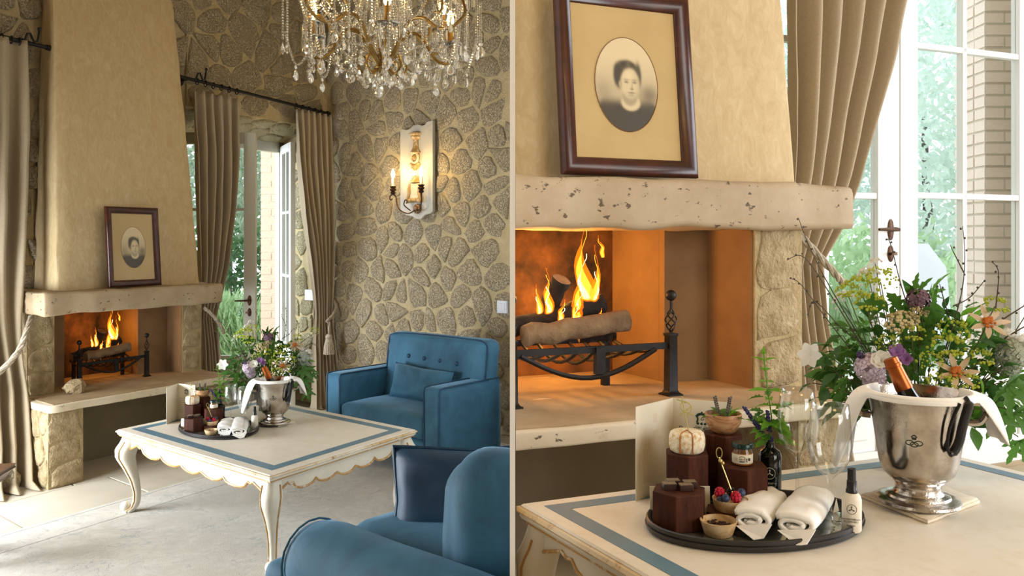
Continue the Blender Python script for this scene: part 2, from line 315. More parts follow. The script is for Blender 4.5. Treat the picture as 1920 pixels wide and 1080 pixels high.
# ---------------------------------------------------------------- mesh helpers
def xf(o):
    m = Matrix.Identity(4)
    while o is not None:
        m = (Matrix.Translation(o.location) @ o.rotation_euler.to_matrix().to_4x4() @ Matrix.Diagonal((*o.scale, 1))) @ m; o = o.parent
    return m
def thing(name, label, cat, loc=(0, 0, 0), rotz=0, group=None, scale=1):
    o = bpy.data.objects.new(name, None); COL.objects.link(o); o.location = loc; o.rotation_euler = (0, 0, rotz); o.scale = (scale,)*3
    o.empty_display_size = .05
    return tag(o, label, cat, group)
def tag(o, label, cat=None, group=None):
    o['label'] = label
    if cat: o['category'] = cat
    if group: o['group'] = group
    return o
class MB:
    def __init__(s): s.v = []; s.f = []; s.m = []
    def add(s, vs_, fs_, m=0):
        k = len(s.v); s.v += [Vector(p) for p in vs_]; s.f += [tuple(i+k for i in f) for f in fs_]; s.m += [m]*len(fs_); return s
    def box(s, x0, x1, y0, y1, z0, z1, T=None, m=0):
        c = [(x, y, z) for z in (z0, z1) for y in (y0, y1) for x in (x0, x1)]
        if T: c = [T(*p) for p in c]
        return s.add(c, [(0, 2, 3, 1), (4, 5, 7, 6), (0, 1, 5, 4), (2, 6, 7, 3), (0, 4, 6, 2), (1, 3, 7, 5)], m)
    def loft(s, rings, cap0=True, cap1=True, closed=True, m=0, loop=False):
        n = len(rings[0]); vs_ = [p for r in rings for p in r]; fs_ = []
        R = len(rings)
        for i in range(R if loop else R-1):
            j = (i+1) % R
            for k in range(n if closed else n-1):
                fs_.append((i*n+k, i*n+(k+1) % n, j*n+(k+1) % n, j*n+k))
        if cap0 and not loop: fs_.append(tuple(range(n-1, -1, -1)))
        if cap1 and not loop: fs_.append(tuple((R-1)*n+k for k in range(n)))
        return s.add(vs_, fs_, m)
    def lathe(s, prof, c=(0, 0, 0), n=24, m=0, cap0=True, cap1=True, sx=1, sy=1, T=None):
        rings = [[Vector((c[0]+r*sx*cos(2*pi*k/n), c[1]+r*sy*sin(2*pi*k/n), c[2]+z)) for k in range(n)] for r, z in prof]
        if T: rings = [[T(p) for p in r] for r in rings]
        return s.loft(rings, cap0, cap1, m=m)
    def tube(s, pts, r, n=8, m=0, caps=True, loop=False):
        pts = [Vector(p) for p in pts]; N = len(pts); rings = []
        up = Vector((0, 0, 1)); prev = None
        for i, p in enumerate(pts):
            d = (pts[(i+1) % N]-pts[i-1]) if (loop or 0 < i < N-1) else (pts[1]-pts[0] if i == 0 else pts[-1]-pts[-2])
            if d.length < 1e-9: d = Vector((0, 0, 1))
            d.normalize()
            if prev is None:
                a = d.cross(up if abs(d.z) < .9 else Vector((1, 0, 0)))
            else:
                a = prev-d*prev.dot(d)
                if a.length < 1e-6: a = d.cross(up)
            a.normalize(); prev = a; b = d.cross(a); ri = r[i] if isinstance(r, (list, tuple)) else r
            rings.append([p+a*ri*cos(2*pi*k/n)+b*ri*sin(2*pi*k/n) for k in range(n)])
        return s.loft(rings, caps, caps, m=m, loop=loop)
    def sphere(s, c, r, nu=12, nv=8, m=0, jit=0, seed=0):
        if not isinstance(r, (tuple, list)): r = (r, r, r)
        c = Vector(c); vs_ = [c+Vector((0, 0, -r[2]))]
        for j in range(1, nv):
            t = -pi/2+pi*j/nv
            for i in range(nu):
                a = 2*pi*i/nu; q = Vector((cos(a)*cos(t), sin(a)*cos(t), sin(t)))
                k = 1+jit*noise.noise(q*2.3+Vector((seed, seed*.7, 0))) if jit else 1
                vs_.append(c+Vector((q.x*r[0], q.y*r[1], q.z*r[2]))*k)
        vs_.append(c+Vector((0, 0, r[2]))); T = len(vs_)-1; fs_ = []
        for i in range(nu): fs_.append((0, 1+(i+1) % nu, 1+i)); fs_.append((T, 1+(nv-2)*nu+i, 1+(nv-2)*nu+(i+1) % nu))
        for j in range(nv-2):
            for i in range(nu): fs_.append((1+j*nu+i, 1+j*nu+(i+1) % nu, 1+(j+1)*nu+(i+1) % nu, 1+(j+1)*nu+i))
        return s.add(vs_, fs_, m)
    def prism(s, poly, z0, z1, T=None, m=0):
        r0 = [(x, y, z0) for x, y in poly]; r1 = [(x, y, z1) for x, y in poly]
        if T: r0 = [T(*p) for p in r0]; r1 = [T(*p) for p in r1]
        return s.loft([r0, r1], m=m)
    def grid(s, fn, nu, nv, m=0):
        vs_ = [fn(i/nu, j/nv) for j in range(nv+1) for i in range(nu+1)]
        return s.add(vs_, [(j*(nu+1)+i, j*(nu+1)+i+1, (j+1)*(nu+1)+i+1, (j+1)*(nu+1)+i) for j in range(nv) for i in range(nu)], m)
    def obj(s, name, mats, parent=None, smooth=True, world=False, bevel=0, seg=2, sub=0, kind=None, clip=0, thick=0, label=None, fix=True, angle=40):
        bm = bmesh.new(); vv = [bm.verts.new(p) for p in s.v]
        for f, mi in zip(s.f, s.m):
            if len(set(f)) < 3: continue
            try:
                q = bm.faces.new([vv[i] for i in dict.fromkeys(f)]); q.material_index = mi
            except ValueError: pass
        if fix: bmesh.ops.recalc_face_normals(bm, faces=bm.faces)
        if clip:                                    # +1 keep right of the partition, -1 keep left of it
            nrm = Vector((1, -PK, 0)).normalized()*clip
            r = bmesh.ops.bisect_plane(bm, geom=bm.verts[:]+bm.edges[:]+bm.faces[:], plane_co=nrm*.008, plane_no=nrm, clear_inner=True)
            ed = [e for e in r['geom_cut'] if isinstance(e, bmesh.types.BMEdge)]
            if ed:
                try: bmesh.ops.holes_fill(bm, edges=ed, sides=0)
                except Exception: pass
        if world and parent is not None: bmesh.ops.transform(bm, matrix=xf(parent).inverted(), verts=bm.verts)
        me = bpy.data.meshes.new(name)
        if smooth:
            for f in bm.faces: f.smooth = True
            for e in bm.edges:
                if len(e.link_faces) == 2 and e.calc_face_angle(0) > math.radians(angle): e.smooth = False
        bm.to_mesh(me); bm.free()
        for mm in (mats if isinstance(mats, (list, tuple)) else [mats]): me.materials.append(MAT[mm] if isinstance(mm, str) else mm)
        o = bpy.data.objects.new(name, me); COL.objects.link(o); o.parent = parent
        if thick:
            md = o.modifiers.new('solid', 'SOLIDIFY'); md.thickness = thick; md.offset = 0
        if bevel:
            md = o.modifiers.new('bevel', 'BEVEL'); md.width = bevel; md.segments = seg; md.limit_method = 'ANGLE'; md.angle_limit = .6
        if sub:
            md = o.modifiers.new('sub', 'SUBSURF'); md.levels = md.render_levels = sub
        if kind: o['kind'] = kind
        if label: o['label'] = label
        return o
def inst(name, src, parent, loc, rot=(0, 0, 0), sc=1, mat=None):
    o = bpy.data.objects.new(name, src.data if isinstance(src, bpy.types.Object) else src); COL.objects.link(o); o.parent = parent
    o.location = loc; o.rotation_euler = rot; o.scale = sc if isinstance(sc, (tuple, list)) else (sc,)*3
    return o
def meshof(mb, name, mats, smooth=True):
    o = mb.obj(name, mats, smooth=smooth); me = o.data; bpy.data.objects.remove(o); return me
def text(body, parent, loc, rot, size, mat, name='lettering', shear=0, align='CENTER', ext=.0002):
    c = bpy.data.curves.new(name, 'FONT'); c.body = body; c.size = size; c.shear = shear; c.align_x = align; c.extrude = ext
    c.materials.append(MAT[mat]); o = bpy.data.objects.new(name, c); COL.objects.link(o)
    me = bpy.data.meshes.new_from_object(o.evaluated_get(bpy.context.evaluated_depsgraph_get())); bpy.data.objects.remove(o)
    me.materials.clear(); me.materials.append(MAT[mat]); o = bpy.data.objects.new(name, me); COL.objects.link(o)
    o.parent = parent; o.location = loc; o.rotation_euler = rot; return o
def bez(a, b, c, d, n=10):
    a, b, c, d = map(Vector, (a, b, c, d)); return [a*(1-t)**3+b*3*t*(1-t)**2+c*3*t*t*(1-t)+d*t**3 for t in (i/n for i in range(n+1))]
def smoothpath(pts, n=6):
    pts = [Vector(p) for p in pts]; out = []
    for i in range(len(pts)-1):
        p0, p1, p2, p3 = pts[max(i-1, 0)], pts[i], pts[i+1], pts[min(i+2, len(pts)-1)]
        for k in range(n):
            t = k/n; out.append(.5*((2*p1)+(p2-p0)*t+(2*p0-5*p1+4*p2-p3)*t*t+(3*p1-p0-3*p2+p3)*t**3))
    return out+[pts[-1]]
def interp(tab, x):
    if x <= tab[0][0]: return tab[0][1:]
    for a, b in zip(tab, tab[1:]):
        if x <= b[0]:
            t = (x-a[0])/(b[0]-a[0]); return tuple(p+(q-p)*t for p, q in zip(a[1:], b[1:]))
    return tab[-1][1:]
# stones: a jittered cell pattern, each cell a stone of its own
def cells(W, H, cw, ch, seed, gap):
    rnd = random.Random(seed); sites = []
    rows = max(1, round(H/ch)); cols = max(1, round(W/cw)); st = 0 if cols == 1 else .5; jx = .12 if cols == 1 else .42
    for j in range(-1, rows+1):
        for i in range(-1, cols+2):
            sites.append(((i+.5+(st if j % 2 else 0)-st/2+rnd.uniform(-jx, jx))*W/cols, (j+.5+rnd.uniform(-.36, .36))*H/rows))
    out = []
    R = 2.6*max(W/cols, H/rows)
    for (x, y) in sites:
        if not (-.0 < x < W and 0 < y < H): continue
        poly = [(0, 0), (W, 0), (W, H), (0, H)]
        for (a, b) in sites:
            dx, dy = a-x, b-y; d = math.hypot(dx, dy)
            if d < 1e-9 or d > R: continue
            nx, ny = dx/d, dy/d; lim = x*nx+y*ny+d/2-gap*rnd.uniform(.7, 1.3); q = []
            for k in range(len(poly)):
                p1, p2 = poly[k], poly[(k+1) % len(poly)]; s1 = p1[0]*nx+p1[1]*ny-lim; s2 = p2[0]*nx+p2[1]*ny-lim
                if s1 <= 0: q.append(p1)
                if s1*s2 < 0: t = s1/(s1-s2); q.append((p1[0]+(p2[0]-p1[0])*t, p1[1]+(p2[1]-p1[1])*t))
            poly = q
            if len(poly) < 3: break
        if len(poly) >= 3:
            xs = [p[0] for p in poly]; ys = [p[1] for p in poly]
            if max(xs)-min(xs) > gap*2 and max(ys)-min(ys) > gap*2: out.append(poly)
    return out
def stone_face(parent, O, a, b, n, W, H, cw, ch, seed, mat='stone', gap=.012, proud=.022, clip=0, skip=None, chaikin=1, name='stone'):
    O, a, b, n = Vector(O), Vector(a), Vector(b), Vector(n); rnd = random.Random(seed+99); made = []
    for poly in cells(W, H, cw, ch, seed, gap):
        cxm = sum(p[0] for p in poly)/len(poly); cym = sum(p[1] for p in poly)/len(poly)
        if skip and skip(cxm, cym): continue
        pts = poly
        for _ in range(chaikin):
            q = []
            for k in range(len(pts)):
                p1, p2 = pts[k], pts[(k+1) % len(pts)]
                for t in (.25, .75): q.append((p1[0]+(p2[0]-p1[0])*t, p1[1]+(p2[1]-p1[1])*t))
            q2 = [q[0]]
            for p in q[1:]:
                if math.hypot(p[0]-q2[-1][0], p[1]-q2[-1][1]) > .006: q2.append(p)
            pts = []
            for i_, p in enumerate(q2):
                r_ = q2[(i_+1) % len(q2)]; dl = math.hypot(r_[0]-p[0], r_[1]-p[1]); kk = max(1, min(3, int(dl/.045)))
                pts += [(p[0]+(r_[0]-p[0])*t_/kk, p[1]+(r_[1]-p[1])*t_/kk) for t_ in range(kk)]
        if len(pts) < 4: continue
        h = proud*rnd.uniform(.6, 1.25); ph = rnd.uniform(0, 50); rings = []
        def ring(sc, hh, jj):
            r = []
            for (x, y) in pts:
                dx, dy = x-cxm, y-cym; nz = noise.noise(Vector((x*24+ph, y*24, sc*3)))
                k = sc*(1+jj*2.2*nz); r.append(O+a*(cxm+dx*k)+b*(cym+dy*k)+n*(hh*(1+.35*nz)))
            return r
        rings = [ring(1.05, -.010, .06), ring(.99, h*.40, .08), ring(.90, h*.82, .07), ring(.6, h, .06)]
        m = MB(); m.loft(rings, cap0=False, cap1=False)
        k = len(m.v); L = len(pts); m.add([O+a*cxm+b*cym+n*(h*1.05)], []); m.f += [(k-L+i, k-L+(i+1) % L, k) for i in range(L)]; m.m += [0]*L
        made.append(m.obj(name, mat, parent, world=True, clip=clip, fix=False))
    return made
# ================================================================ shell of the two rooms
def struct(o, name=None): o['kind'] = 'structure'; return o
ZC = 4.2
def vplane(name, pts, z0, z1, mat, th=.06, outdir=None):
    m = MB(); a, b = Vector((*pts[0], 0)), Vector((*pts[1], 0)); n = Vector(outdir) if outdir else Vector((0, 0, 0))
    q = [a, b, b+n*th, a+n*th]; m.loft([[Vector((p.x, p.y, z0)) for p in q], [Vector((p.x, p.y, z1)) for p in q]]); return struct(m.obj(name, mat, smooth=False))
# partition between the rooms: a thin white wall seen end-on
m = MB(); y0, y1, t = 1.5, 6.9, .0047
m.loft([[Vector((PK*y0-t, y0, z)), Vector((PK*y0+t, y0, z)), Vector((PK*y1+t, y1, z)), Vector((PK*y1-t, y1, z))] for z in (0, ZC)])
struct(m.obj('wall_partition', 'partition', smooth=False))
m = MB(); cp = [(-6.5, -2.6), (0, -2.6), (-.0, 0), tuple(FL(2.97, -1.9).xy), tuple(FL(3.2, .9).xy), tuple(FL(-2.4, .9).xy), (-6.5, 4.2)]
m.prism(cp, ZC, ZC+.1); struct(m.obj('ceiling', 'ceiling', smooth=False))
m = MB(); m.prism([(0, -2.6), (5.2, -2.6), (5.2, 4.7), tuple(FR(4.2, .95).xy), tuple(FR(.4, 1.0).xy), (0, 0)], ZC, ZC+.1); struct(m.obj('ceiling_right', 'ceiling', smooth=False))
vplane('wall_rear', ((-6.5, -2.6), (5.2, -2.6)), -.1, ZC, 'wallpaint', .1, (0, -1, 0))
vplane('wall_side_right', ((4.6, -2.6), (4.6, 4.4)), 0, ZC, 'wallpaint', .1, (1, 0, 0))
vplane('wall_side_left', ((-5.6, -2.6), (-5.6, 4.2)), 0, ZC, 'wallpaint', .1, (-1, 0, 0))
# floors: base slab, then paving stones one by one in the part the photograph shows
fl = struct(MB().box(-6.5, .0, -2.6, 9.6, -.12, -.006).obj('floor_left', 'grout', smooth=False))
m = MB(); m.add([(-.005, -2.6, FLOOR_R), (5.2, -2.6, FLOOR_R), (5.2, 4.6, FLOOR_R), (PK*4.6+.006, 4.6, FLOOR_R), (PK*1.5+.006, 1.5, FLOOR_R), (-.005, 1.4, FLOOR_R)], [(0, 1, 2, 3, 4, 5)])
fr_ = struct(m.obj('floor_right', 'floor_r', smooth=False))
m = MB(); m.add([(-.005, -2.6, 0), (-.005, 1.4, 0), (-.005, 1.4, FLOOR_R), (-.005, -2.6, FLOOR_R)], [(0, 1, 2, 3)])
struct(m.obj('trim_step', 'floor_r', smooth=False))
rnd = random.Random(5)
tu, tv, row = .82, .55, 0
v = -2.75
while v < .62:
    off = rnd.uniform(0, .7)
    u = -1.6-off
    while u < 3.0:
        wu = tu*rnd.uniform(.8, 1.2); a, b, c, d = u, min(u+wu, 3.0), v, min(v+tv, .62)
        ctr = FL((a+b)/2, (c+d)/2)
        if b-a > .1 and d-c > .1 and ctr.x < PK*ctr.y-.05:
            g = .006; h = rnd.uniform(-.001, .001)
            MB().box(a+g, b-g, c+g, d-g, -.05, h, T=lambda x, y, z: FL(x, y, z)).obj('paving_stone', 'tile', fl, smooth=False, world=True, bevel=.004, seg=1, clip=-1)
        u += wu
    v += tv
# ---------------------------------------------------------------- first room: fireplace wall with the French-door opening
WV = .62                      # the wall face
OU0, OU1, OZ = 1.38, 2.82, 2.64   # opening
DV = 1.10                     # door plane
CU = 3.0                      # corner with the stone side wall
wb = MB()
def wbox(a, b, z0, z1, v0=WV, v1=DV): wb.box(a, b, v0, v1, z0, z1, T=FL)
wbox(-2.4, .139, 0, ZC); wbox(.139, OU0, 1.3, ZC, WV+.02); wbox(.139, OU0, 0, .5, WV-.02); wbox(1.36, OU0, .5, 1.3)
wbox(OU1, CU+.5, 0, ZC)
# lintel with a sloping soffit
wb.loft([[FL(u, WV, OZ), FL(u, DV, 2.52), FL(u, DV, ZC), FL(u, WV, ZC)] for u in (OU0, OU1)])
wall_back = struct(wb.obj('wall_back', 'mortar', smooth=False))
uL, vL = FL.dir(1, 0), FL.dir(0, 1)
lu, lv = uL.length, vL.length
nb = Vector((uL.y, -uL.x, 0)).normalized()      # out of the fireplace wall, into the room
if nb.dot(vL) > 0: nb = -nb
stone_face(wall_back, FL(1.2, WV, OZ+.01), uL.normalized(), (0, 0, 1), nb, 1.8*lu, 1.5, .30, .21, 11, gap=.009, proud=.018)
stone_face(wall_back, FL(OU1+.005, WV, 0.02), uL.normalized(), (0, 0, 1), nb, .175*lu, OZ-.03, .2, .2, 12)
stone_face(wall_back, FL(-.62, WV, .02), uL.normalized(), (0, 0, 1), nb, .85*lu, 3.9, .24, .17, 13)
# right reveal and soffit of the opening
nr = Vector((-vL.y, vL.x, 0)).normalized()
if nr.dot(uL) > 0: nr = -nr
stone_face(wall_back, FL(OU1, WV+.01, .03), vL.normalized(), (0, 0, 1), nr, .46*lv, OZ-.16, .23, .21, 14, mat='stone_pale')
sof = (FL(OU0, DV, 2.52)-FL(OU0, WV, OZ)); sl = sof.length
stone_face(wall_back, FL(OU0+.02, WV, OZ-.002)+sof*.02, uL.normalized(), sof.normalized(), Vector((0, 0, -1)), 1.4*lu, sl*.95, .34, .17, 15, mat='stone_pale', gap=.008, proud=.016)
# ---------------------------------------------------------------- first room: the stone side wall
m = MB(); m.box(CU, CU+.3, -1.76, DV, 0, ZC, T=FL); wall_stone = struct(m.obj('wall_stone_side', 'mortar', smooth=False, clip=-1))
ns = -nr.copy() if nr.dot(uL) > 0 else nr
sc_v, sc_z = FL.at_u(788, 320, CU)
stone_face(wall_stone, FL(CU, WV, .02), -vL.normalized(), (0, 0, 1), ns, 2.37*lv, 4.0, .235, .19, 21, gap=.012, proud=.02, clip=-1)
# bottom stones at the foot of the fireplace (a loose rubble course by the curtain)
tag(MB().sphere((0, 0, .07), (.07, .06, .075), 10, 7, jit=.25, seed=3).obj('foot_stone', 'stone'), 'rough stone lying at the foot of the fireplace pier beside the long curtain', 'stone').location = FL(-.17, .25)
# second room: little of its walls shows
struct(MB().box(.9, 1.52, .80, .9, 0, ZC-FLOOR_R, T=FR).obj('wall_back_right', 'mortar', smooth=False, clip=1))
wbr = bpy.data.objects['wall_back_right']
nR = Vector((FR.u[1], -FR.u[0], 0)).normalized()
stone_face(wbr, FR(1.2, .80, .5), FR.dir(1, 0).normalized(), (0, 0, 1), nR, .32, 2.6, .2, .2, 31, mat='stone_pale')
struct(MB().box(-.2, .9, .97, 1.03, 1.06, ZC-FLOOR_R, T=FR).obj('wall_chimney_back', 'mortar', smooth=False, clip=1))
m = MB(); m.box(1.5, 4.2, .80, .9, 2.66, ZC-FLOOR_R, T=FR); m.box(3.2, 4.2, .80, .9, 0, 2.66, T=FR); struct(m.obj('wall_over_door', 'mortar', smooth=False))

# ================================================================ fireplaces
def wob(p, a, s=3.0, o=0): return Vector(p)+Vector((noise.noise(Vector(p)*s+Vector((o, 0, 0))), noise.noise(Vector(p)*s+Vector((0, o+7, 0))), noise.noise(Vector(p)*s+Vector((3, 0, o)))))*a
def rrect(v0, v1, z0, z1, r, k=3):
    pts = []
    for (cv, cz, a0) in ((v0+r, z0+r, pi), (v1-r, z0+r, 1.5*pi), (v1-r, z1-r, 0), (v0+r, z1-r, .5*pi)):
        for i in range(k+1): a = a0+pi/2*i/k; pts.append((cv+r*cos(a), cz+r*sin(a)))
    return pts
def beam(F, name, u0, u1, v0, v1, z0, z1, mat, parent, clip, r=.02, n=26, amp=.008, seed=0):
    sec = rrect(v0, v1, z0, z1, r); dense = []
    for i in range(len(sec)):
        p, q = sec[i], sec[(i+1) % len(sec)]; k = max(1, int(math.hypot(q[0]-p[0], q[1]-p[1])/.05))
        dense += [(p[0]+(q[0]-p[0])*t/k, p[1]+(q[1]-p[1])*t/k) for t in range(k)]
    m = MB(); rings = []
    cv, cz = (v0+v1)/2, (z0+z1)/2
    for i in range(n+1):
        u = u0+(u1-u0)*i/n; sh = 1
        rings.append([wob(F(u, y, z), amp, 7, seed) for y, z in dense])
    for e, (uu, du) in enumerate(((u0, -.012), (u1, .012))):
        rr = [wob(F(uu+du, cv+(y-cv)*.96, cz+(z-cz)*.88), amp, 7, seed) for y, z in dense]
        rings = [rr]+rings if e == 0 else rings+[rr]
    m.loft(rings); return m.obj(name, mat, parent, world=True, clip=clip, angle=55)
def fireplace(F, clip, D, label, seed):
    O = F(D['slab'][0], 0, 0); root = thing('fireplace', label, 'fireplace', O)
    a, b = D['slab']; zs = D['zs']; wv = D['wall']
    un = F.dir(1, 0).normalized(); vn = F.dir(0, 1).normalized(); fn = Vector((F.u[1], -F.u[0], 0)).normalized()
    if fn.dot(F.dir(0, 1)) > 0: fn = -fn
    ln = Vector((-F.v[1], F.v[0], 0)).normalized()
    if ln.dot(F.dir(1, 0)) > 0: ln = -ln
    lu_, lv_ = F.dir(1, 0).length, F.dir(0, 1).length
    # plastered hood, tapering upward
    m = MB(); rings = []
    (h0, h1, hv, hz), (t0, t1, tv_, tz) = D['hood0'], D['hood1']
    N = 26
    for i in range(N+1):
        t = i/N; c = t+.25*t*(1-t)*-.6; x0 = h0+(t0-h0)*c; x1 = h1+(t1-h1)*c; v0 = hv+(tv_-hv)*c; z = hz+(tz-hz)*t; r = .018
        ring = []
        for k in range(14): ring.append((x0+r+(x1-x0-2*r)*k/13, v0))
        ring += [(x1-r*.3, v0+r*.3), (x1, v0+r)]+[(x1, v0+(wv-v0)*k/5) for k in range(2, 6)]
        ring += [(x0, wv-(wv-v0)*k/5) for k in range(0, 4)]+[(x0, v0+r), (x0+r*.3, v0+r*.3)]
        rings.append([wob(F(x, y, z), .006, 5, seed) for x, y in ring])
    m.loft(rings); m.obj('hood', 'plaster', root, world=True, clip=clip, angle=50)
    beam(F, 'mantel', *D['mantel'][:2], D['mantel'][2], wv-.01, D['mantel'][3], D['mantel'][4], 'travertine', root, clip, r=.02, amp=.012, seed=seed)
    beam(F, 'hearth_slab', a, b, 0, wv-.03, zs-.047, zs, 'travertine_pale', root, clip, r=.007, amp=.005, seed=seed+3)
    # firebox
    pv, jv, bv = D['pv'], D['jv'], D['bv']; zt = D['mantel'][3]+.02; p0, p1 = D['piers'][0][1], D['piers'][1][0]; n0, n1 = D['niche']
    m = MB(); m.box(p0-.02, p1+.02, bv, bv+.04, zs-.02, zt+.32, T=F); m.obj('firebox_back', 'soot', root, smooth=False, world=True, clip=clip)
    def two(nm, mt, *bs):
        for bx in bs:
            m = MB(); m.box(*bx, T=F); o = m.obj(nm, mt, root, smooth=False, world=True, clip=clip)
            if not o.data.vertices: bpy.data.objects.remove(o)
    two('firebox_cheek', 'firebrick', (n0-.03, n0, jv+.001, bv, zs-.02, zt+.3), (n1, n1+.03, jv+.001, bv, zs-.02, zt+.3))
    two('jamb', 'firebrick', (p0-.02, n0, jv-.03, jv, zs-.02, zt), (n1, p1+.02, jv-.03, jv, zs-.02, zt))
    two('side_lining', 'firebrick', (p0, p0+.006, pv+.01, jv, zs-.01, zt), (p1-.006, p1, pv+.01, jv, zs-.01, zt))
    m = MB(); m.box(a+.02, b-.02, .025, wv-.04, zs-.004, zs+.0035, T=F); m.box(p0-.03, p1+.03, wv-.05, bv+.04, zs-.06, zs+.003, T=F); m.obj('hearth_floor', 'hearth', root, smooth=False, world=True, clip=clip)  # thin sheet on the slab; its darker tone also carries hood shade
    m = MB(); m.box(p0-.01, p1-.02, jv-.02, bv+.04, zt+.28, zt+.32, T=F); m.obj('smoke_shelf', 'soot', root, smooth=False, world=True, clip=clip)
    m = MB(); m.box(a+.05, b-.05, D['rv'], D['rv']+.04, 0, zs-.045, T=F); m.obj('recess_back', 'recess', root, smooth=False, world=True, clip=clip)
    # piers: mortar core with stones
    k = 0
    for nm, (x0, x1), v0, z0, z1 in [('upper_pier', D['piers'][0], pv, zs-.002, zt)]+[('upper_pier', D['piers'][1], pv, zs-.002, zt)]+[('lower_pier', D['lows'][0], .04, 0, zs-.045), ('lower_pier', D['lows'][1], .04, 0, zs-.045)]:
        k += 1; m = MB(); m.box(x0, x1, v0, wv-.01, z0, z1, T=F)
        pier = m.obj(nm, 'piermortar', root, smooth=False, world=True, clip=clip)
        q = F(x0, v0, z0)
        if (clip > 0 and F(x1, v0).x < .01): continue
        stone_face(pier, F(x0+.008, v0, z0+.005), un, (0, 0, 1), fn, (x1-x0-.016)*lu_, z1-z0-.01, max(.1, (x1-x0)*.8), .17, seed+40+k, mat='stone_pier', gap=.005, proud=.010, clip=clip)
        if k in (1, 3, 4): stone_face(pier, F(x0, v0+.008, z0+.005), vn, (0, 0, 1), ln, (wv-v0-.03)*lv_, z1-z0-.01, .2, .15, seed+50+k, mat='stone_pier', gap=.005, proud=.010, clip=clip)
    return root
DL = dict(slab=(0, 1.42), zs=.525, wall=WV, mantel=(0, 1.37, .08, 1.078, 1.225), hood0=(.139, 1.274, .25, 1.215), hood1=(.205, 1.165, .47, 3.4),
          pv=.43, jv=.68, bv=.98, piers=((.017, .203), (1.222, 1.402)), niche=(.369, .954), lows=((-.005, .225), (1.2, 1.41)), rv=.5)
DR = dict(slab=(-.15, 1.15), zs=.525, wall=.79, mantel=(-.2, 1.332, .217, 1.045, 1.194), hood0=(-.25, 1.23, .36, 1.185), hood1=(-.2, 1.18, .57, 3.4),
          pv=.275, jv=.53, bv=.81, piers=((-.4, -.25), (.977, 1.168)), niche=(-.15, .798), lows=((-.5, -.3), (.93, 1.11)), rv=.5)
fireplace(FL, -1, DL, 'rough stone fireplace with tall tapering beige hood in the darker room of blue armchair', 1)
fireplace(FR, 1, DR, 'stone fireplace seen close up behind the champagne bucket, lit orange inside', 2)

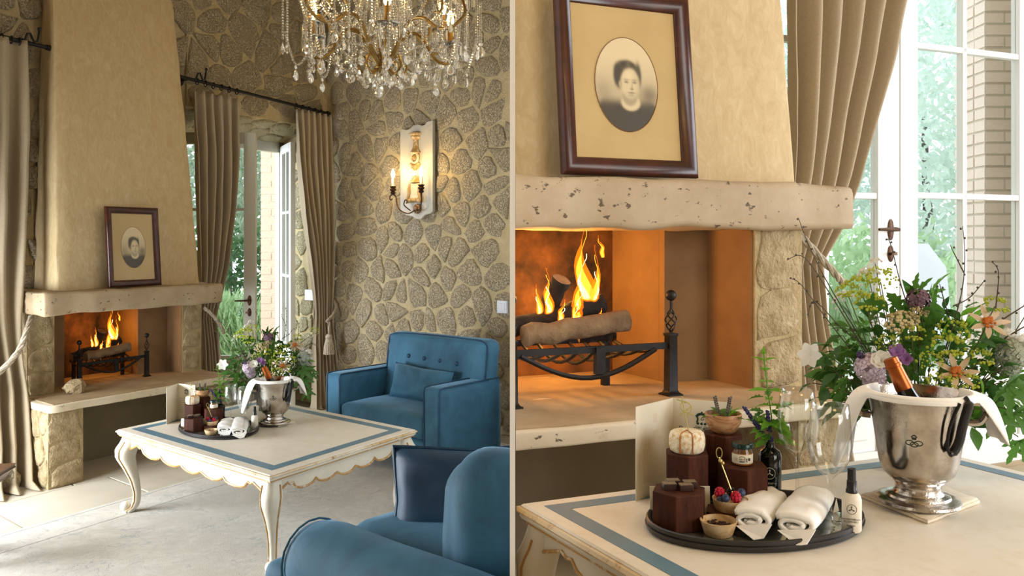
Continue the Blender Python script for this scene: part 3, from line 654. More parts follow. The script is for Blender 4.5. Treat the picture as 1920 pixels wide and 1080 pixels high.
# ================================================================ andirons, logs, fire
def fireset(F, um, vm, zs, clip, where, s=1.0):
    def T(x, y, z): return F(um+x*s, vm+y*s, zs+z*s)
    org = F(um, vm, zs)
    def andiron(x, lab):
        r = thing('andiron', lab, 'andiron', T(x, 0, 0))
        def c(mb, nm): 
            o = mb.obj(nm, 'iron', r, world=True, clip=clip)
            if clip and not o.data.vertices: bpy.data.objects.remove(o)
        m = MB(); m.loft([[T(x+a*q, b*q, z) for a, b in ((-1, -1), (1, -1), (1, 1), (-1, 1))] for z, q in ((0, .026), (.008, .026), (.012, .019), (.02, .015), (.185, .0135), (.19, .016), (.196, .016))]); c(m, 'post')
        m = MB()
        for k in range(4):
            m.tube([T(x+(.003+.014*sin(pi*t/10))*cos(2*pi*t/14+k*pi/2), (.003+.014*sin(pi*t/10))*sin(2*pi*t/14+k*pi/2), .2+.07*t/10) for t in range(11)], .0025*s, 5)
        m.tube([T(x, 0, .194), T(x, 0, .205)], .005*s, 8); m.tube([T(x, 0, .268), T(x, 0, .30)], .0055*s, 8); c(m, 'twisted_cage')
        m = MB(); m.sphere(T(x, 0, .313), .0175*s, 14, 10); c(m, 'finial_ball')
    if not clip > 0 or True:
        andiron(-.268, 'black iron andiron, the left of the pair, in %s' % where)
        andiron(.268, 'black iron andiron, the right of the pair, in %s' % where)
    g = thing('fire_grate', 'black iron fire grate with a sagging basket under the logs in %s' % where, 'grate', T(0, .1, 0))
    def part(mb, nm, mat='iron'):
        o = mb.obj(nm, mat, g, world=True, clip=clip)
        if not o.data.vertices: bpy.data.objects.remove(o)
    part(MB().box(-.266, .255, -.006, .006, .148, .168, T=T), 'front_bar'); part(MB().box(-.23, .21, .235, .247, .148, .168, T=T), 'rear_bar')
    for x in (-.2, .19): part(MB().box(x-.011, x+.011, .23, .252, 0, .15, T=T), 'leg')
    m = MB(); m.tube([T(-.24+.45*t/14, -.004, .15-.075*sin(pi*t/14)) for t in range(15)], .008*s, 6); part(m, 'bowed_bar')
    part(MB().box(.0, .03, -.014, .004, .085, .165, T=T), 'bracket')
    for k in range(9):
        x = -.22+.055*k; m = MB(); m.tube([T(x, .24*t/8, .152-.05*sin(pi*t/8)*(1-abs(x)*2.5)) for t in range(9)], .006*s, 6); part(m, 'basket_bar')
    def log(a, b, r, mat, lab, seed, endm='logend'):
        a, b = T(*a), T(*b); root = thing('firewood_log', lab, 'log', a); d = (b-a); n = 12
        pts = [a+d*i/n+Vector((0, 0, 1))*.012*s*noise.noise(Vector((i*.5, seed, 0))) for i in range(n+1)]
        m = MB(); ax = d.normalized(); sx = ax.cross(Vector((0, 0, 1))).normalized(); sy = sx.cross(ax); rings = []
        for i, p in enumerate(pts):
            rings.append([p+(sx*cos(q)+sy*sin(q))*r*s*(1+.16*noise.noise(Vector((cos(q)*1.5, sin(q)*1.5+seed, i*.4)))) for q in (2*pi*k/14 for k in range(14))])
        m.loft(rings, cap0=False, cap1=False); o = m.obj('bark', mat, root, world=True, clip=clip)
        for rg in (rings[-1], rings[0]):
            m = MB(); m.add(rg, [tuple(range(14))]); o = m.obj('cut_end', endm, root, world=True, clip=clip)
            if not o.data.vertices: bpy.data.objects.remove(o)
    log((-.20, .05, .2), (.15, .06, .235), .033, 'log', 'pale barked log lying across the front of the grate in %s' % where, 1, 'log')
    log((-.27, .13, .2), (.105, .12, .285), .03, 'charlog', 'charred dark log behind the pale one in %s' % where, 2)
    log((-.07, .19, .22), (-.045, .11, .365), .03, 'charlog', 'charred log standing on end among the flames in %s' % where, 3)
    log((.02, .12, .185), (.13, .09, .192), .02, 'charlog', 'short thin log tucked under the pale one in %s' % where, 4)
    fire = thing('fire', 'bright orange flames rising from the logs in %s' % where, 'fire', T(0, .1, .25))
    def flame(x, y, z, h, w_, lean, seed, core=True):
        for nm, k, hk in (('flame_edge', 1.0, 1.0), ('flame_body', .66, .86), ('flame_core', .38, .62)):
            if nm == 'flame_core' and not core: continue
            rings = []
            for i in range(15):
                t = i/14; ww = w_*k*(sin(pi*min(1, t*1.15+.16))**.8)*(1-t)**.55 if t < 1 else .0005
                ox = lean*t*t+.075*h*noise.noise(Vector((t*2.6, seed, 0)))*t**.5*2; oy = .02*noise.noise(Vector((t*3, seed+9, 0)))*t
                rings.append([T(x+ox+max(ww, .0006)*cos(q), y+oy+max(ww, .0006)*.55*sin(q), z+h*hk*t) for q in (2*pi*j/10 for j in range(10))])
            m = MB(); m.loft(rings); m.obj(nm, {'flame_edge': 'flame_out', 'flame_body': 'flame_mid', 'flame_core': 'flame_core'}[nm], fire, world=True, clip=clip)
    flame(.04, .12, .25, .31, .040, -.012, 1); flame(.068, .11, .25, .22, .022, .015, 2); flame(.0, .10, .23, .17, .026, .03, 3); flame(-.025, .07, .21, .12, .013, .012, 4)
    flame(-.09, .11, .25, .15, .019, .0, 5); flame(-.11, .12, .25, .10, .015, -.02, 6); flame(.06, .07, .225, .05, .028, .01, 7); flame(-.07, .07, .235, .07, .013, .01, 8)
    flame(.105, .12, .43, .07, .010, -.02, 9, False)
    return T
TLf = fireset(FL, .6875, .515, .525, -1, 'the darker room fireplace', 1.0)
TRf = fireset(FR, .3975, .285, .525, 1, 'the close-up fireplace', 1.0)
point('fire_glow_left_room', TLf(.03, .26, .36), 3, (1, .42, .08), .05)
point('fire_glow_right_room', TRf(.03, .30, .36), 7, (1, .45, .09), .05)
# rough stone block left on the hearth
o = MB().sphere((0, 0, .05), (.075, .05, .055), 9, 6, jit=.5, seed=8).obj('stone_block', 'stone_pier', smooth=False); o.location = FL(.29, .3, .52); o.rotation_euler = (0, 0, 1.0)
tag(o, 'rough tan stone block on the hearth slab beside the left pier', 'stone')

# ================================================================ framed portrait
def portrait(n=84):
    import numpy as np
    H = int(n*1.35); Y, X = np.mgrid[0:H, 0:n]; x = (X/(n-1)-.5)*1.0; y = (.5-Y/(H-1))*1.35
    def sm(d, s): return 1/(1+np.exp(np.clip(d/s, -40, 40)))
    def ell(cx, cy, rx, ry): return np.sqrt(((x-cx)/rx)**2+((y-cy)/ry)**2)-1
    L = .66+.22*np.clip(y+.2, -.4, .6)-.28*np.exp(-((x-.36)**2/.02+(y+.13)**2/.02))-.12*np.exp(-((x+.38)**2/.02+(y+.1)**2/.03))
    def put(mask, val):
        nonlocal L
        L = L*(1-mask)+val*mask
    put(sm(np.minimum(ell(.0, -.68, .60, .42), np.maximum(ell(.0, -.78, .75, .62), y+.25)), .03), .15)     # dress
    put(sm(ell(.05, -.26, .155, .12), .06), .78)                                                   # collar
    put(sm(ell(.04, -.185, .12, .12), .08), .55)                                                   # neck
    put(sm(ell(.0, .22, .185, .135), .07)*(.9+.1*np.sin(40*x)*np.sin(37*y)), .13)                   # hair
    put(sm(ell(-.12, .12, .085, .17), .1), .16); put(sm(ell(.19, .14, .05, .17), .15), .2)
    put(sm(ell(.055, .02, .155, .225), .05), .76)                                                  # face
    L += sm(ell(.055, .02, .15, .22), .05)*(-.10*np.clip((x-.12)/.1, 0, 1)-.06*np.clip(-(y+.08)/.1, 0, 1)+.06*np.exp(-((x-.03)**2+(y-.13)**2)/.006))
    for ex in (-.005, .125):
        L -= .42*np.exp(-(((x-ex)/.032)**2+((y-.035)/.014)**2)); L -= .2*np.exp(-(((x-ex)/.045)**2+((y-.07)/.016)**2))
    L -= .16*np.exp(-(((x-.085)/.014)**2+((y+.03)/.05)**2)); L -= .3*np.exp(-(((x-.075)/.03)**2+((y+.062)/.012)**2))
    L -= .33*np.exp(-(((x-.07)/.055)**2+((y+.115)/.011)**2)); L -= .12*np.exp(-(((x-.07)/.05)**2+((y+.15)/.02)**2))
    put(sm(ell(-.105, .0, .025, .05), .2), .6)
    L = np.clip(L, .08, .95); return H, n, L
PH, PN, PL = portrait()
def picture(F, u0, w_, h, vb, vt, z0, label, clip=0, glint=True):
    # local: x along the frame, y up the leaning plane, n towards the room
    A = F(u0, vb, z0); a = F.dir(1, 0).normalized(); up = (F(u0, vt, z0+h)-A); hh = up.length; up.normalize(); n = a.cross(up).normalized()
    if n.dot(F.dir(0, 1)) > 0: n = -n
    root = thing('framed_portrait', label, 'picture', A)
    def T(x, y, d): return A+a*x+up*y+n*d
    b = w_*.115
    prof = [(0, 0), (0, .016), (.18, .026), (.45, .03), (.75, .02), (.92, .012), (1, .006), (1, 0)]
    m = MB(); rings = []
    for (cx_, cy_, sx, sy) in ((0, 0, 1, 1), (w_, 0, -1, 1), (w_, hh, -1, -1), (0, hh, 1, -1)):
        rings.append([T(cx_+sx*b*p, cy_+sy*b*p, d) for p, d in prof])
    m.loft(rings, loop=True); m.obj('frame', 'darkwood', root, world=True, clip=clip, angle=60)
    m = MB(); m.add([T(b*.9, b*.9, .005), T(w_-b*.9, b*.9, .005), T(w_-b*.9, hh-b*.9, .005), T(b*.9, hh-b*.9, .005)], [(0, 1, 2, 3)]); m.obj('mount', 'mat', root, world=True, smooth=False)
    m = MB(); m.add([T(x, y, .0) for x, y in ((.004, .004), (w_-.004, .004), (w_-.004, hh-.004), (.004, hh-.004))], [(0, 1, 2, 3)]); m.obj('backing', 'darkwood', root, world=True, smooth=False)
    # oval photograph: a flat print, colours held per vertex
    ow, oh = (w_-2*b)*.60, (hh-2*b)*.62; ox, oy = w_/2, b+(hh-2*b)*.49
    m = MB(); cols = []; idx = {}
    for j in range(PH):
        for i in range(PN):
            fx, fy = i/(PN-1)-.5, .5-j/(PH-1)
            if (fx*2)**2+(fy*2)**2 <= 1.03:
                k = min(1, .5/max(1e-6, math.hypot(fx, fy))); idx[(j, i)] = len(m.v); m.v.append(T(ox+ow*fx*k, oy+oh*fy*k, .0062)); cols.append(PL[j, i])
    for j in range(PH-1):
        for i in range(PN-1):
            q = [(j, i), (j+1, i), (j+1, i+1), (j, i+1)]
            if all(k in idx for k in q): m.f.append(tuple(idx[k] for k in q)); m.m.append(0)
    o = m.obj('photograph', 'sepia', root, world=True, fix=False)
    at = o.data.color_attributes.new('print', 'FLOAT_COLOR', 'POINT')
    for i, v_ in enumerate(cols):
        c = [lin((1, 1, 1))[0]]*3; v2 = float(v_); at.data[i].color = (.98*v2**1.6, .80*v2**1.65, .48*v2**1.75, 1)
    m = MB(); m.tube([T(ox+ow*.505*cos(q), oy+oh*.505*sin(q), .0065) for q in (2*pi*k/48 for k in range(48))], .0011, 5, loop=True); m.obj('oval_line', 'gilt_dark', root, world=True)
    m = MB(); m.add([T(b*.85, b*.85, .0115), T(w_-b*.85, b*.85, .0115), T(w_-b*.85, hh-b*.85, .0115), T(b*.85, hh-b*.85, .0115)], [(0, 1, 2, 3)]); m.obj('glass', 'pictureglass', root, world=True, smooth=False)
picture(FL, .462, .413, .555, .17, .225, 1.232, 'dark framed oval portrait of a woman leaning on the mantel in the darker room')
picture(FR, .287, .47, .575, .285, .335, 1.203, 'dark framed oval portrait of a woman standing large on the close-up mantel')
# ================================================================ coffee tables
def apron_profile(L, n=60):
    # lower edge of the scalloped apron, as depth below the top board along a length L
    out = []
    for i in range(n+1):
        x = i/n; c = abs(x-.5)*2
        if c > .80: d = .040+.055*((c-.80)/.2)**1.0
        elif c > .72: d = .040-.0*(c)+.012*sin((c-.72)/.08*pi)
        else:
            k = c/.72*2.5; f = (k+.5) % 1.0; d = .056+.036*math.sqrt(max(0, 1-(2*f-1)**2))*(1-.35*c)
        out.append((x*L, d))
    return out
def coffee_table(F, u0, u1, v0, v1, zt, label, clip, sc=1.0):
    root = thing('coffee_table', label, 'table', F((u0+u1)/2, (v0+v1)/2, 0))
    W, D = u1-u0, v1-v0
    def rect(i, z, r=.004): return [F(u0+i, v0+i, z), F(u1-i, v0+i, z), F(u1-i, v1-i, z), F(u0+i, v1-i, z)]
    def part(mb, nm, mat, **k): return mb.obj(nm, mat, root, world=True, clip=clip, **k)
    m = MB(); m.loft([rect(.012, zt-.012), rect(.006, zt-.004), rect(.010, zt)]); part(m, 'tabletop', 'tabletop', smooth=False)
    t = .045*sc
    m = MB(); m.loft([rect(.012, zt-.004), rect(.0, zt-.006), rect(-.004, zt-.012), rect(.0, zt-.017), rect(.012, zt-.018)], loop=True); part(m, 'edge_moulding', 'edgepaint', angle=30)
    m = MB(); m.loft([rect(.03, zt-.018), rect(.006, zt-.0185), rect(.004, zt-.024), rect(.008, zt-.03), rect(.03, zt-.031)], loop=True); part(m, 'lower_moulding', 'cream', angle=30)
    m = MB(); m.loft([rect(.03, zt-.031), rect(.012, zt-.0315), rect(.012, zt-.037), rect(.03, zt-.037)], loop=True); part(m, 'gilt_fillet', 'gilt', angle=30)
    # blue painted band inlaid round the top, a hair proud
    a, b = .055*sc, .108*sc
    m = MB(); m.loft([rect(a, zt+.0002), rect(a, zt+.0007), rect(b, zt+.0007), rect(b, zt+.0002)], loop=True); part(m, 'painted_band', 'bluepaint', smooth=False)
    # aprons with a scalloped gilt edge
    ins = .035*sc; zt2 = zt-.037
    for (A, B, nrm) in (((u0+ins, v0+ins), (u1-ins, v0+ins), (0, -1)), ((u1-ins, v0+ins), (u1-ins, v1-ins), (1, 0)), ((u1-ins, v1-ins), (u0+ins, v1-ins), (0, 1)), ((u0+ins, v1-ins), (u0+ins, v0+ins), (-1, 0))):
        L = math.hypot(B[0]-A[0], B[1]-A[1]); prof = apron_profile(L); du, dv = (B[0]-A[0])/L, (B[1]-A[1])/L
        m = MB(); rings = []
        for x, d in prof:
            d *= sc*.92; p = lambda q, z: F(A[0]+du*x-nrm[0]*q, A[1]+dv*x-nrm[1]*q, z)
            rings.append([p(0, zt2+.004), p(0, zt2-d+.008), p(.02, zt2-d+.008), p(.02, zt2+.004)])
        m.loft(rings); ap = part(m, 'apron', 'cream', smooth=False)
        m = MB(); pts = [F(A[0]+du*x+nrm[0]*.001, A[1]+dv*x+nrm[1]*.001, zt2-d*sc*.92+.006) for x, d in prof]; m.tube(pts, .0055*sc, 6)
        o = m.obj('gilt_edge', 'gilt', ap, world=True, clip=clip)
        if not o.data.vertices: bpy.data.objects.remove(o)
    # cabriole legs
    H = zt-.03
    for (cu, cv, su, sv) in ((u0, v0, -1, -1), (u1, v0, 1, -1), (u1, v1, 1, 1), (u0, v1, -1, 1)):
        tab = [(1.0, .060, .040), (.90, .052, .046), (.82, .038, .052), (.72, .034, .046), (.58, .050, .033), (.42, .068, .024), (.26, .078, .019), (.14, .076, .018), (.07, .066, .020), (.035, .05, .026), (.0, .046, .024)]
        rings = []; ridge = []
        for t_, off, r in [(tt, *interp(sorted(tab), tt)) for tt in [1-i/26 for i in range(27)]]:
            off *= sc; r *= sc; c0, c1 = cu-su*off, cv-sv*off; ring = []
            for k in range(16):
                q = 2*pi*k/16; rr = r*(1+.18*max(0, cos(2*(q-pi/4)))); ring.append(F(c0+su*rr*cos(q), c1+sv*rr*sin(q), t_*H))
            rings.append(ring); ridge.append(F(c0+su*r*.80, c1+sv*r*.80, t_*H))
        m = MB(); m.loft(rings); lg = part(m, 'leg', 'cream', angle=70)
        if not lg.data.vertices: bpy.data.objects.remove(lg); continue
        for s2 in (0, 1):
            ed = []
            for t_, off, r in [(tt, *interp(sorted(tab), tt)) for tt in [.93-.9*i/22 for i in range(23)]]:
                off *= sc; r *= sc; q = (-.30, pi/2+.30)[s2]; ed.append(F(cu-su*off+su*r*1.0*cos(q), cv-sv*off+sv*r*1.0*sin(q), t_*H))
            m = MB(); m.tube(ed, .0042*sc, 5); o = m.obj('gilt_line', 'gilt', lg, world=True, clip=clip)
            if not o.data.vertices: bpy.data.objects.remove(o)
        # scroll foot
        m = MB(); c = F(cu-su*.034*sc, cv-sv*.034*sc, .034*sc); m.sphere(c, (.026*sc, .026*sc, .026*sc), 12, 8)
        m.box(-.02*sc, .02*sc, -.02*sc, .02*sc, 0, .014*sc, T=lambda x, y, z: F(cu-su*.042*sc+x, cv-sv*.042*sc+y, z)); o = m.obj('scroll_foot', 'cream', lg, world=True, clip=clip)
        if not o.data.vertices: bpy.data.objects.remove(o)
    return root
ZTL, ZTR = .477, .477
coffee_table(FL, .055, 1.165, -2.255, -.75, ZTL, 'cream painted coffee table with blue band and scalloped apron between the blue seats', 0, 1.12)
coffee_table(FR, -.195, .951, -1.54, -.39, ZTR, 'cream coffee table with blue band and gilded edge under the champagne bucket, seen close', 1, .72)
# ================================================================ rug
m = MB(); RZ = .006; RU0, RU1, RV0, RV1 = -1.8, 2.75, -3.3, -.557
m.box(RU0, RU1, RV0, RV1, .0012, RZ, T=FL); o = m.obj('rug', 'rug', smooth=False, clip=-1)
tag(o, 'large faded grey and beige patterned rug under the coffee table', 'rug')
for a in (.03, .28):
    m = MB(); m.loft([[FL(RU0+a, RV0+a, z), FL(RU1-a, RV0+a, z), FL(RU1-a, RV1-a, z), FL(RU0+a, RV1-a, z)] if True else 0 for z, a in ((RZ+.0002, a), (RZ+.0008, a), (RZ+.0008, a+.007), (RZ+.0002, a+.007))], loop=True)
    m.obj('border_line', 'rugline', o, smooth=False, clip=-1)

# ================================================================ curtains and rods
def curtain(F, name, label, rows, v0, folds, amp, mat='linen', clip=0, seed=0, phase=0, zf=None):
    # rows: (z, u_left, u_right, depth_v, fold_amplitude_factor)
    rows = sorted(rows); zmin, zmax = rows[0][0], rows[-1][0]; NZ, NU = 70, folds*14
    root = thing(name, label, 'curtain', F((rows[0][1]+rows[0][2])/2, v0, 0))
    def pt(a, b):
        z = zmin+(zmax-zmin)*b; ul, ur, dv, af = interp(rows, z)
        t = a+.02*noise.noise(Vector((a*3, z*1.3, seed))); ph = 2*pi*folds*t+phase+.9*noise.noise(Vector((t*2.2, z*.8, seed+5)))
        w_ = cos(ph); w_ = (abs(w_)**.7)*(1 if w_ > 0 else -1)
        v = v0+dv-amp*af*(w_*.5+.25*noise.noise(Vector((t*folds*1.3, z*1.7, seed))))
        return F(ul+(ur-ul)*t+.004*noise.noise(Vector((t*9, z*5, seed))), v, z)
    m = MB(); m.grid(pt, NU, NZ); m.obj('drape', mat, root, world=True, clip=clip, thick=.003, angle=180); return root
def rope(parent, pts, r, name='tieback', twist=14, mat='rope', clip=0):
    P_ = smoothpath(pts, 8); m = MB()
    for k in range(3):
        q = []
        for i, p in enumerate(P_):
            d = (P_[min(i+1, len(P_)-1)]-P_[max(i-1, 0)]).normalized(); a = d.cross(Vector((.3, .2, 1))).normalized(); b = d.cross(a); an = i*.55+k*2*pi/3
            q.append(p+a*r*.5*cos(an)+b*r*.5*sin(an))
        m.tube(q, r*.62, 6)
    return m.obj(name, mat, parent, world=True, clip=clip)
cA = curtain(FL, 'curtain', 'beige linen curtain hanging between the chimney hood and the open French door', [(2.745, 1.35, 1.805, 0, .55), (2.3, 1.365, 1.79, 0, 1), (1.8, 1.38, 1.755, 0, 1), (1.35, 1.41, 1.69, .02, 1), (1.08, 1.435, 1.63, .04, .7), (.92, 1.44, 1.585, .05, .6), (.75, 1.44, 1.60, .04, .8), (.3, 1.44, 1.63, .03, 1), (.02, 1.43, 1.64, .03, 1)], .48, 5, .11, seed=2)
cB = curtain(FL, 'curtain', 'pale linen curtain with tasselled tie-back in the corner by the stone wall', [(2.745, 2.45, 2.9, 0, .55), (2.3, 2.47, 2.9, 0, 1), (1.8, 2.54, 2.925, 0, 1), (1.35, 2.64, 2.945, .02, .9), (1.0, 2.72, 2.945, .03, .6), (.86, 2.745, 2.95, .04, .45), (.6, 2.71, 2.975, .03, .7), (.25, 2.68, 2.99, .0, .9), (.03, 2.64, 2.99, -.04, 1.1), (.012, 2.6, 3.0, -.08, 1.3)], .46, 6, .10, seed=7)
cC = curtain(FL, 'curtain', 'long beige curtain pooling on the floor left of the fireplace', [(2.86, -1.0, .03, 0, .5), (2.2, -.95, .03, 0, 1), (1.5, -.9, -.01, -.02, 1), (1.1, -.78, -.03, -.04, .7), (.9, -.62, -.04, -.06, .5), (.6, -.6, -.025, -.10, .8), (.25, -.62, -.03, -.16, 1), (.03, -.7, -.06, -.24, 1.3), (.01, -.8, -.05, -.32, 1.6)], .46, 7, .13, seed=4, phase=.6)
tB = rope(cB, [FL(2.985, .56, 1.02), FL(2.95, .42, .94), FL(2.86, .37, .86), FL(2.77, .37, .80)], .014)
def tassel(parent, p, h, r, clip=0):
    m = MB(); m.sphere(p, (r, r, r*.9), 10, 7); m.tube([p+Vector((0, 0, r)), p+Vector((0, 0, r*3))], r*.3, 6); m.obj('tassel_knot', 'rope', parent, world=True, clip=clip)
    m = MB()
    for k in range(16): a = 2*pi*k/16; m.tube([p+Vector((r*.6*cos(a), r*.6*sin(a), -r*.5)), p+Vector((r*1.1*cos(a), r*1.1*sin(a), -h*.5)), p+Vector((r*1.25*cos(a), r*1.25*sin(a), -h))], r*.28, 5)
    m.obj('tassel_fringe', 'rope', parent, world=True, clip=clip, kind='stuff')
tassel(cB, FL(2.78, .34, .66), .16, .035)
rope(cB, [FL(2.79, .345, .80), FL(2.785, .34, .72), FL(2.78, .34, .68)], .008, 'tassel_cord')
rope(cC, [FL(.02, .36, 1.06), FL(-.05, .26, .98), FL(-.12, .22, .86), FL(-.25, .21, .74), FL(-.45, .22, .66)], .018)
rope(cA, [FL(1.42, .42, 1.02), FL(1.47, .37, .96), FL(1.55, .36, .86), FL(1.6, .40, .8)], .013)
def rod(F, a, b, label, v=.42, rings=(), brackets=(), hook=None):
    (ua, za), (ub, zb) = a, b; root = thing('curtain_rod', label, 'curtain rod', F(ua, v, za))
    T = lambda u, dz=0, dv=0: F(u, v+dv, za+(zb-za)*(u-ua)/(ub-ua)+dz)
    m = MB(); m.tube([T(ua), T(ub)], .0135, 10); m.obj('pole', 'iron', root, world=True)
    m = MB(); m.sphere(T(ub), .02, 10, 8); m.tube([T(ub-.02), T(ub+.012)], .019, 10); m.obj('finial', 'iron', root, world=True)
    for u in rings:
        m = MB(); c = T(u, -.006); m.tube([c+Vector((0, 0, .024*sin(q)))+F.dir(0, 1).normalized()*.024*cos(q) for q in (2*pi*k/14 for k in range(14))], .0042, 6, loop=True); m.obj('curtain_ring', 'iron', root, world=True)
    for u in brackets:
        m = MB(); m.tube([T(u, 0, 0), T(u, .0, WV-v)], .012, 8); m.lathe([(.001, 0), (.04, .001), (.045, .01), (.02, .02)], T=lambda p, u=u: T(u, p.y, WV-v-p.z)+F.dir(p.x, 0)); m.obj('bracket', 'iron', root, world=True)
        m = MB(); m.tube([T(u+.06, 0, -.01), T(u+.065, .03, -.02), T(u+.075, .055, -.02), T(u+.095, .062, -.02), T(u+.108, .035, -.02), T(u+.12, .012, -.02), T(u+.14, .02, -.02), T(u+.15, .06, -.02), T(u+.155, .10, -.02)], .007, 7); m.sphere(T(u+.155, .105, -.02), .013, 8, 6); m.obj('scroll_hook', 'iron', root, world=True)
    return root
rod(FL, FL.at_v(-60, 53, .46), FL.at_v(92, 90, .46), 'black iron curtain rod left of the chimney hood, with a scroll hook', .46, (-.3, -.13, -.07, -.02, .0), (-.05,))
rod(FL, FL.at_v(336, 143, .46), FL.at_v(616, 213, .46), 'long black iron curtain rod over the French door, running from hood to corner', .46, (1.38, 1.46, 1.54, 1.62, 1.7, 1.78, 2.46, 2.54, 2.62, 2.7, 2.78, 2.86), (1.30,))

# ================================================================ French doors
def door_leaf(name, label, A, B, z0, z1, mat, panel_h, muntins, vm=(), stile=.095, th=.045, kind='structure', lever=None, glassmat='pane', brass=None):
    A, B = Vector(A), Vector(B); A.z = B.z = 0; d = (B-A); W = d.length; d.normalize(); n = Vector((d.y, -d.x, 0))
    root = bpy.data.objects.new(name, None); COL.objects.link(root); root.location = A; root['kind'] = kind; root['label'] = label
    def bx(x0, x1, za, zb, t0=-th/2, t1=th/2, m=None): return (m or MB()).box(x0, x1, t0, t1, za, zb, T=lambda x, y, z: A+d*x+n*y+Vector((0, 0, z)))
    def part(m, nm, mt, **k): return m.obj(nm, mt, root, world=True, **k)
    for x0, x1 in ((0, stile), (W-stile, W)): part(bx(x0, x1, z0, z1), 'stile', mat, smooth=False, bevel=.004)
    part(bx(stile, W-stile, z1-stile, z1), 'rail', mat, smooth=False); part(bx(stile, W-stile, z0, z0+.12), 'rail', mat, smooth=False); part(bx(stile, W-stile, z0+panel_h-.09, z0+panel_h), 'rail', mat, smooth=False)
    m = bx(stile, W-stile, z0+.12, z0+panel_h-.09, -.012, .012); bx(stile+.05, W-stile-.05, z0+.17, z0+panel_h-.14, -.018, .018, m); part(m, 'door_panel', mat, smooth=False, bevel=.004)
    for z in muntins: part(bx(stile, W-stile, z-.013, z+.013, -.018, .018), 'muntin', mat, smooth=False, bevel=.004)
    for x in vm: part(bx(x*W-.013, x*W+.013, z0+panel_h, z1-stile, -.018, .018), 'muntin', mat, smooth=False, bevel=.004)
    zs_ = [z0+panel_h]+sorted(muntins)+[z1-stile]; xs_ = [stile]+[x*W for x in sorted(vm)]+[W-stile]
    for za, zb in zip(zs_, zs_[1:]):
        for xa, xb in zip(xs_, xs_[1:]): part(bx(xa, xb, za, zb, -.002, .002), 'pane', glassmat, smooth=False)
    if lever:
        zz, x, s, sd = lever
        pp = lambda x_, y_, z_: A+d*x_+n*(sd*y_)+Vector((0, 0, z_))
        h = MB()
        for dz, hh in ((0, .045), (-.10, .035)):
            for k in range(1): h.lathe([(.0005, 0), (1, .001), (1, .5), (.6, 1)], n=16, T=lambda p, dz=dz, hh=hh: pp(x+p.x*.016, th/2+p.z*.008, zz+dz+p.y*hh))
        part(h, 'escutcheon', 'bronze')
        h = MB(); h.tube([pp(x, th/2, zz), pp(x, th/2+.045, zz), pp(x+s*.02, th/2+.05, zz+.002), pp(x+s*.11, th/2+.048, zz)], [.009, .008, .009, .006], 8); part(h, 'lever', 'bronze')
        h = MB(); h.tube([pp(x, th/2, zz-.10), pp(x, th/2+.03, zz-.10)], .006, 8); h.box(-.014, .014, th/2+.028, th/2+.034, -.007, .007, T=lambda a, b, c: pp(x+s*.01+a, b, zz-.10+c)); part(h, 'key', 'bronze')
    if brass: part(bx(brass[0], brass[1], z0+.9, z1-.05, -th/2-.002, -th/2+.001), 'bolt_strip', 'gold', smooth=False)
    return root
# outer frame of the left-room opening
m = MB(); m.box(OU0, OU0+.07, DV, DV+.07, 0, 2.52, T=FL); m.box(OU1-.06, OU1, DV, DV+.07, 0, 2.52, T=FL); m.box(OU0, OU1, DV, DV+.07, 2.42, 2.56, T=FL); m.box(OU0, OU1, DV, DV+.12, -.02, .03, T=FL)
struct(m.obj('trim_door_frame', 'greypaint', smooth=False))
def zof(px, py, p): Z = p.y; return HC-(py-CY)/FP*Z
fe = FL(1.95, .405)
door_leaf('door_1', 'grey painted French door leaf standing open beside the curtain', FL(1.45, 1.06), fe, .02, 2.47, 'greypaint', .56, [zof(0, 393, fe), zof(0, 393, fe)+.62], (.5,), lever=(zof(0, 563, fe), (fe-FL(1.45, 1.06)).length-.05, -1, 1), stile=.1)
fe2 = FL(2.55, .62)
door_leaf('door_2', 'pale open French door leaf seen nearly edge-on at right of the opening', FL(2.77, 1.06), fe2, .02, 2.47, 'whitepaint', .56, [.62+.6, .62+1.2], (.5,), stile=.08)
# second room: closed pair
dp = lambda px: FR.at_v(px, 400, .75)[0]
uM = dp(1680); uE = dp(1932)
zr = lambda py, u: HC-(py-CY)/FP*FR(u, .75).y
um_ = (uM+uE)/2
door_leaf('door_3', 'white French door leaf behind the bouquet, vertical glazing bar in its panes', FR(uM+.003, .75), FR(uE, .75), FLOOR_R+.01, FLOOR_R+2.6, 'whitepaint', .44, [zr(369, um_), zr(97, um_), zr(97, um_)+.62], (.465,), stile=.10)
door_leaf('door_4', 'white French door leaf with bronze lever half behind the curtain', FR(uM-.78, .75), FR(uM-.003, .75), FLOOR_R+.01, FLOOR_R+2.6, 'whitepaint', .44, [zr(369, uM), zr(97, uM), zr(97, uM)+.62], (.5,), lever=(zr(431, uM-.05), .78-.055, -1, 1), stile=.12)
m = MB(); m.box(uE, uE+.3, .72, .82, 0, 2.66, T=FR); m.box(uM-.87, uM-.78, .72, .82, 0, 2.66, T=FR); m.box(uM-.87, uE+.09, .72, .82, 2.6, 2.68, T=FR); struct(m.obj('trim_door_frame_right', 'whitepaint', smooth=False))
m = MB(); m.box(uM-.87, uE+.09, .70, .84, -.02, .012, T=FR); struct(m.obj('trim_threshold', 'floor_r', smooth=False))
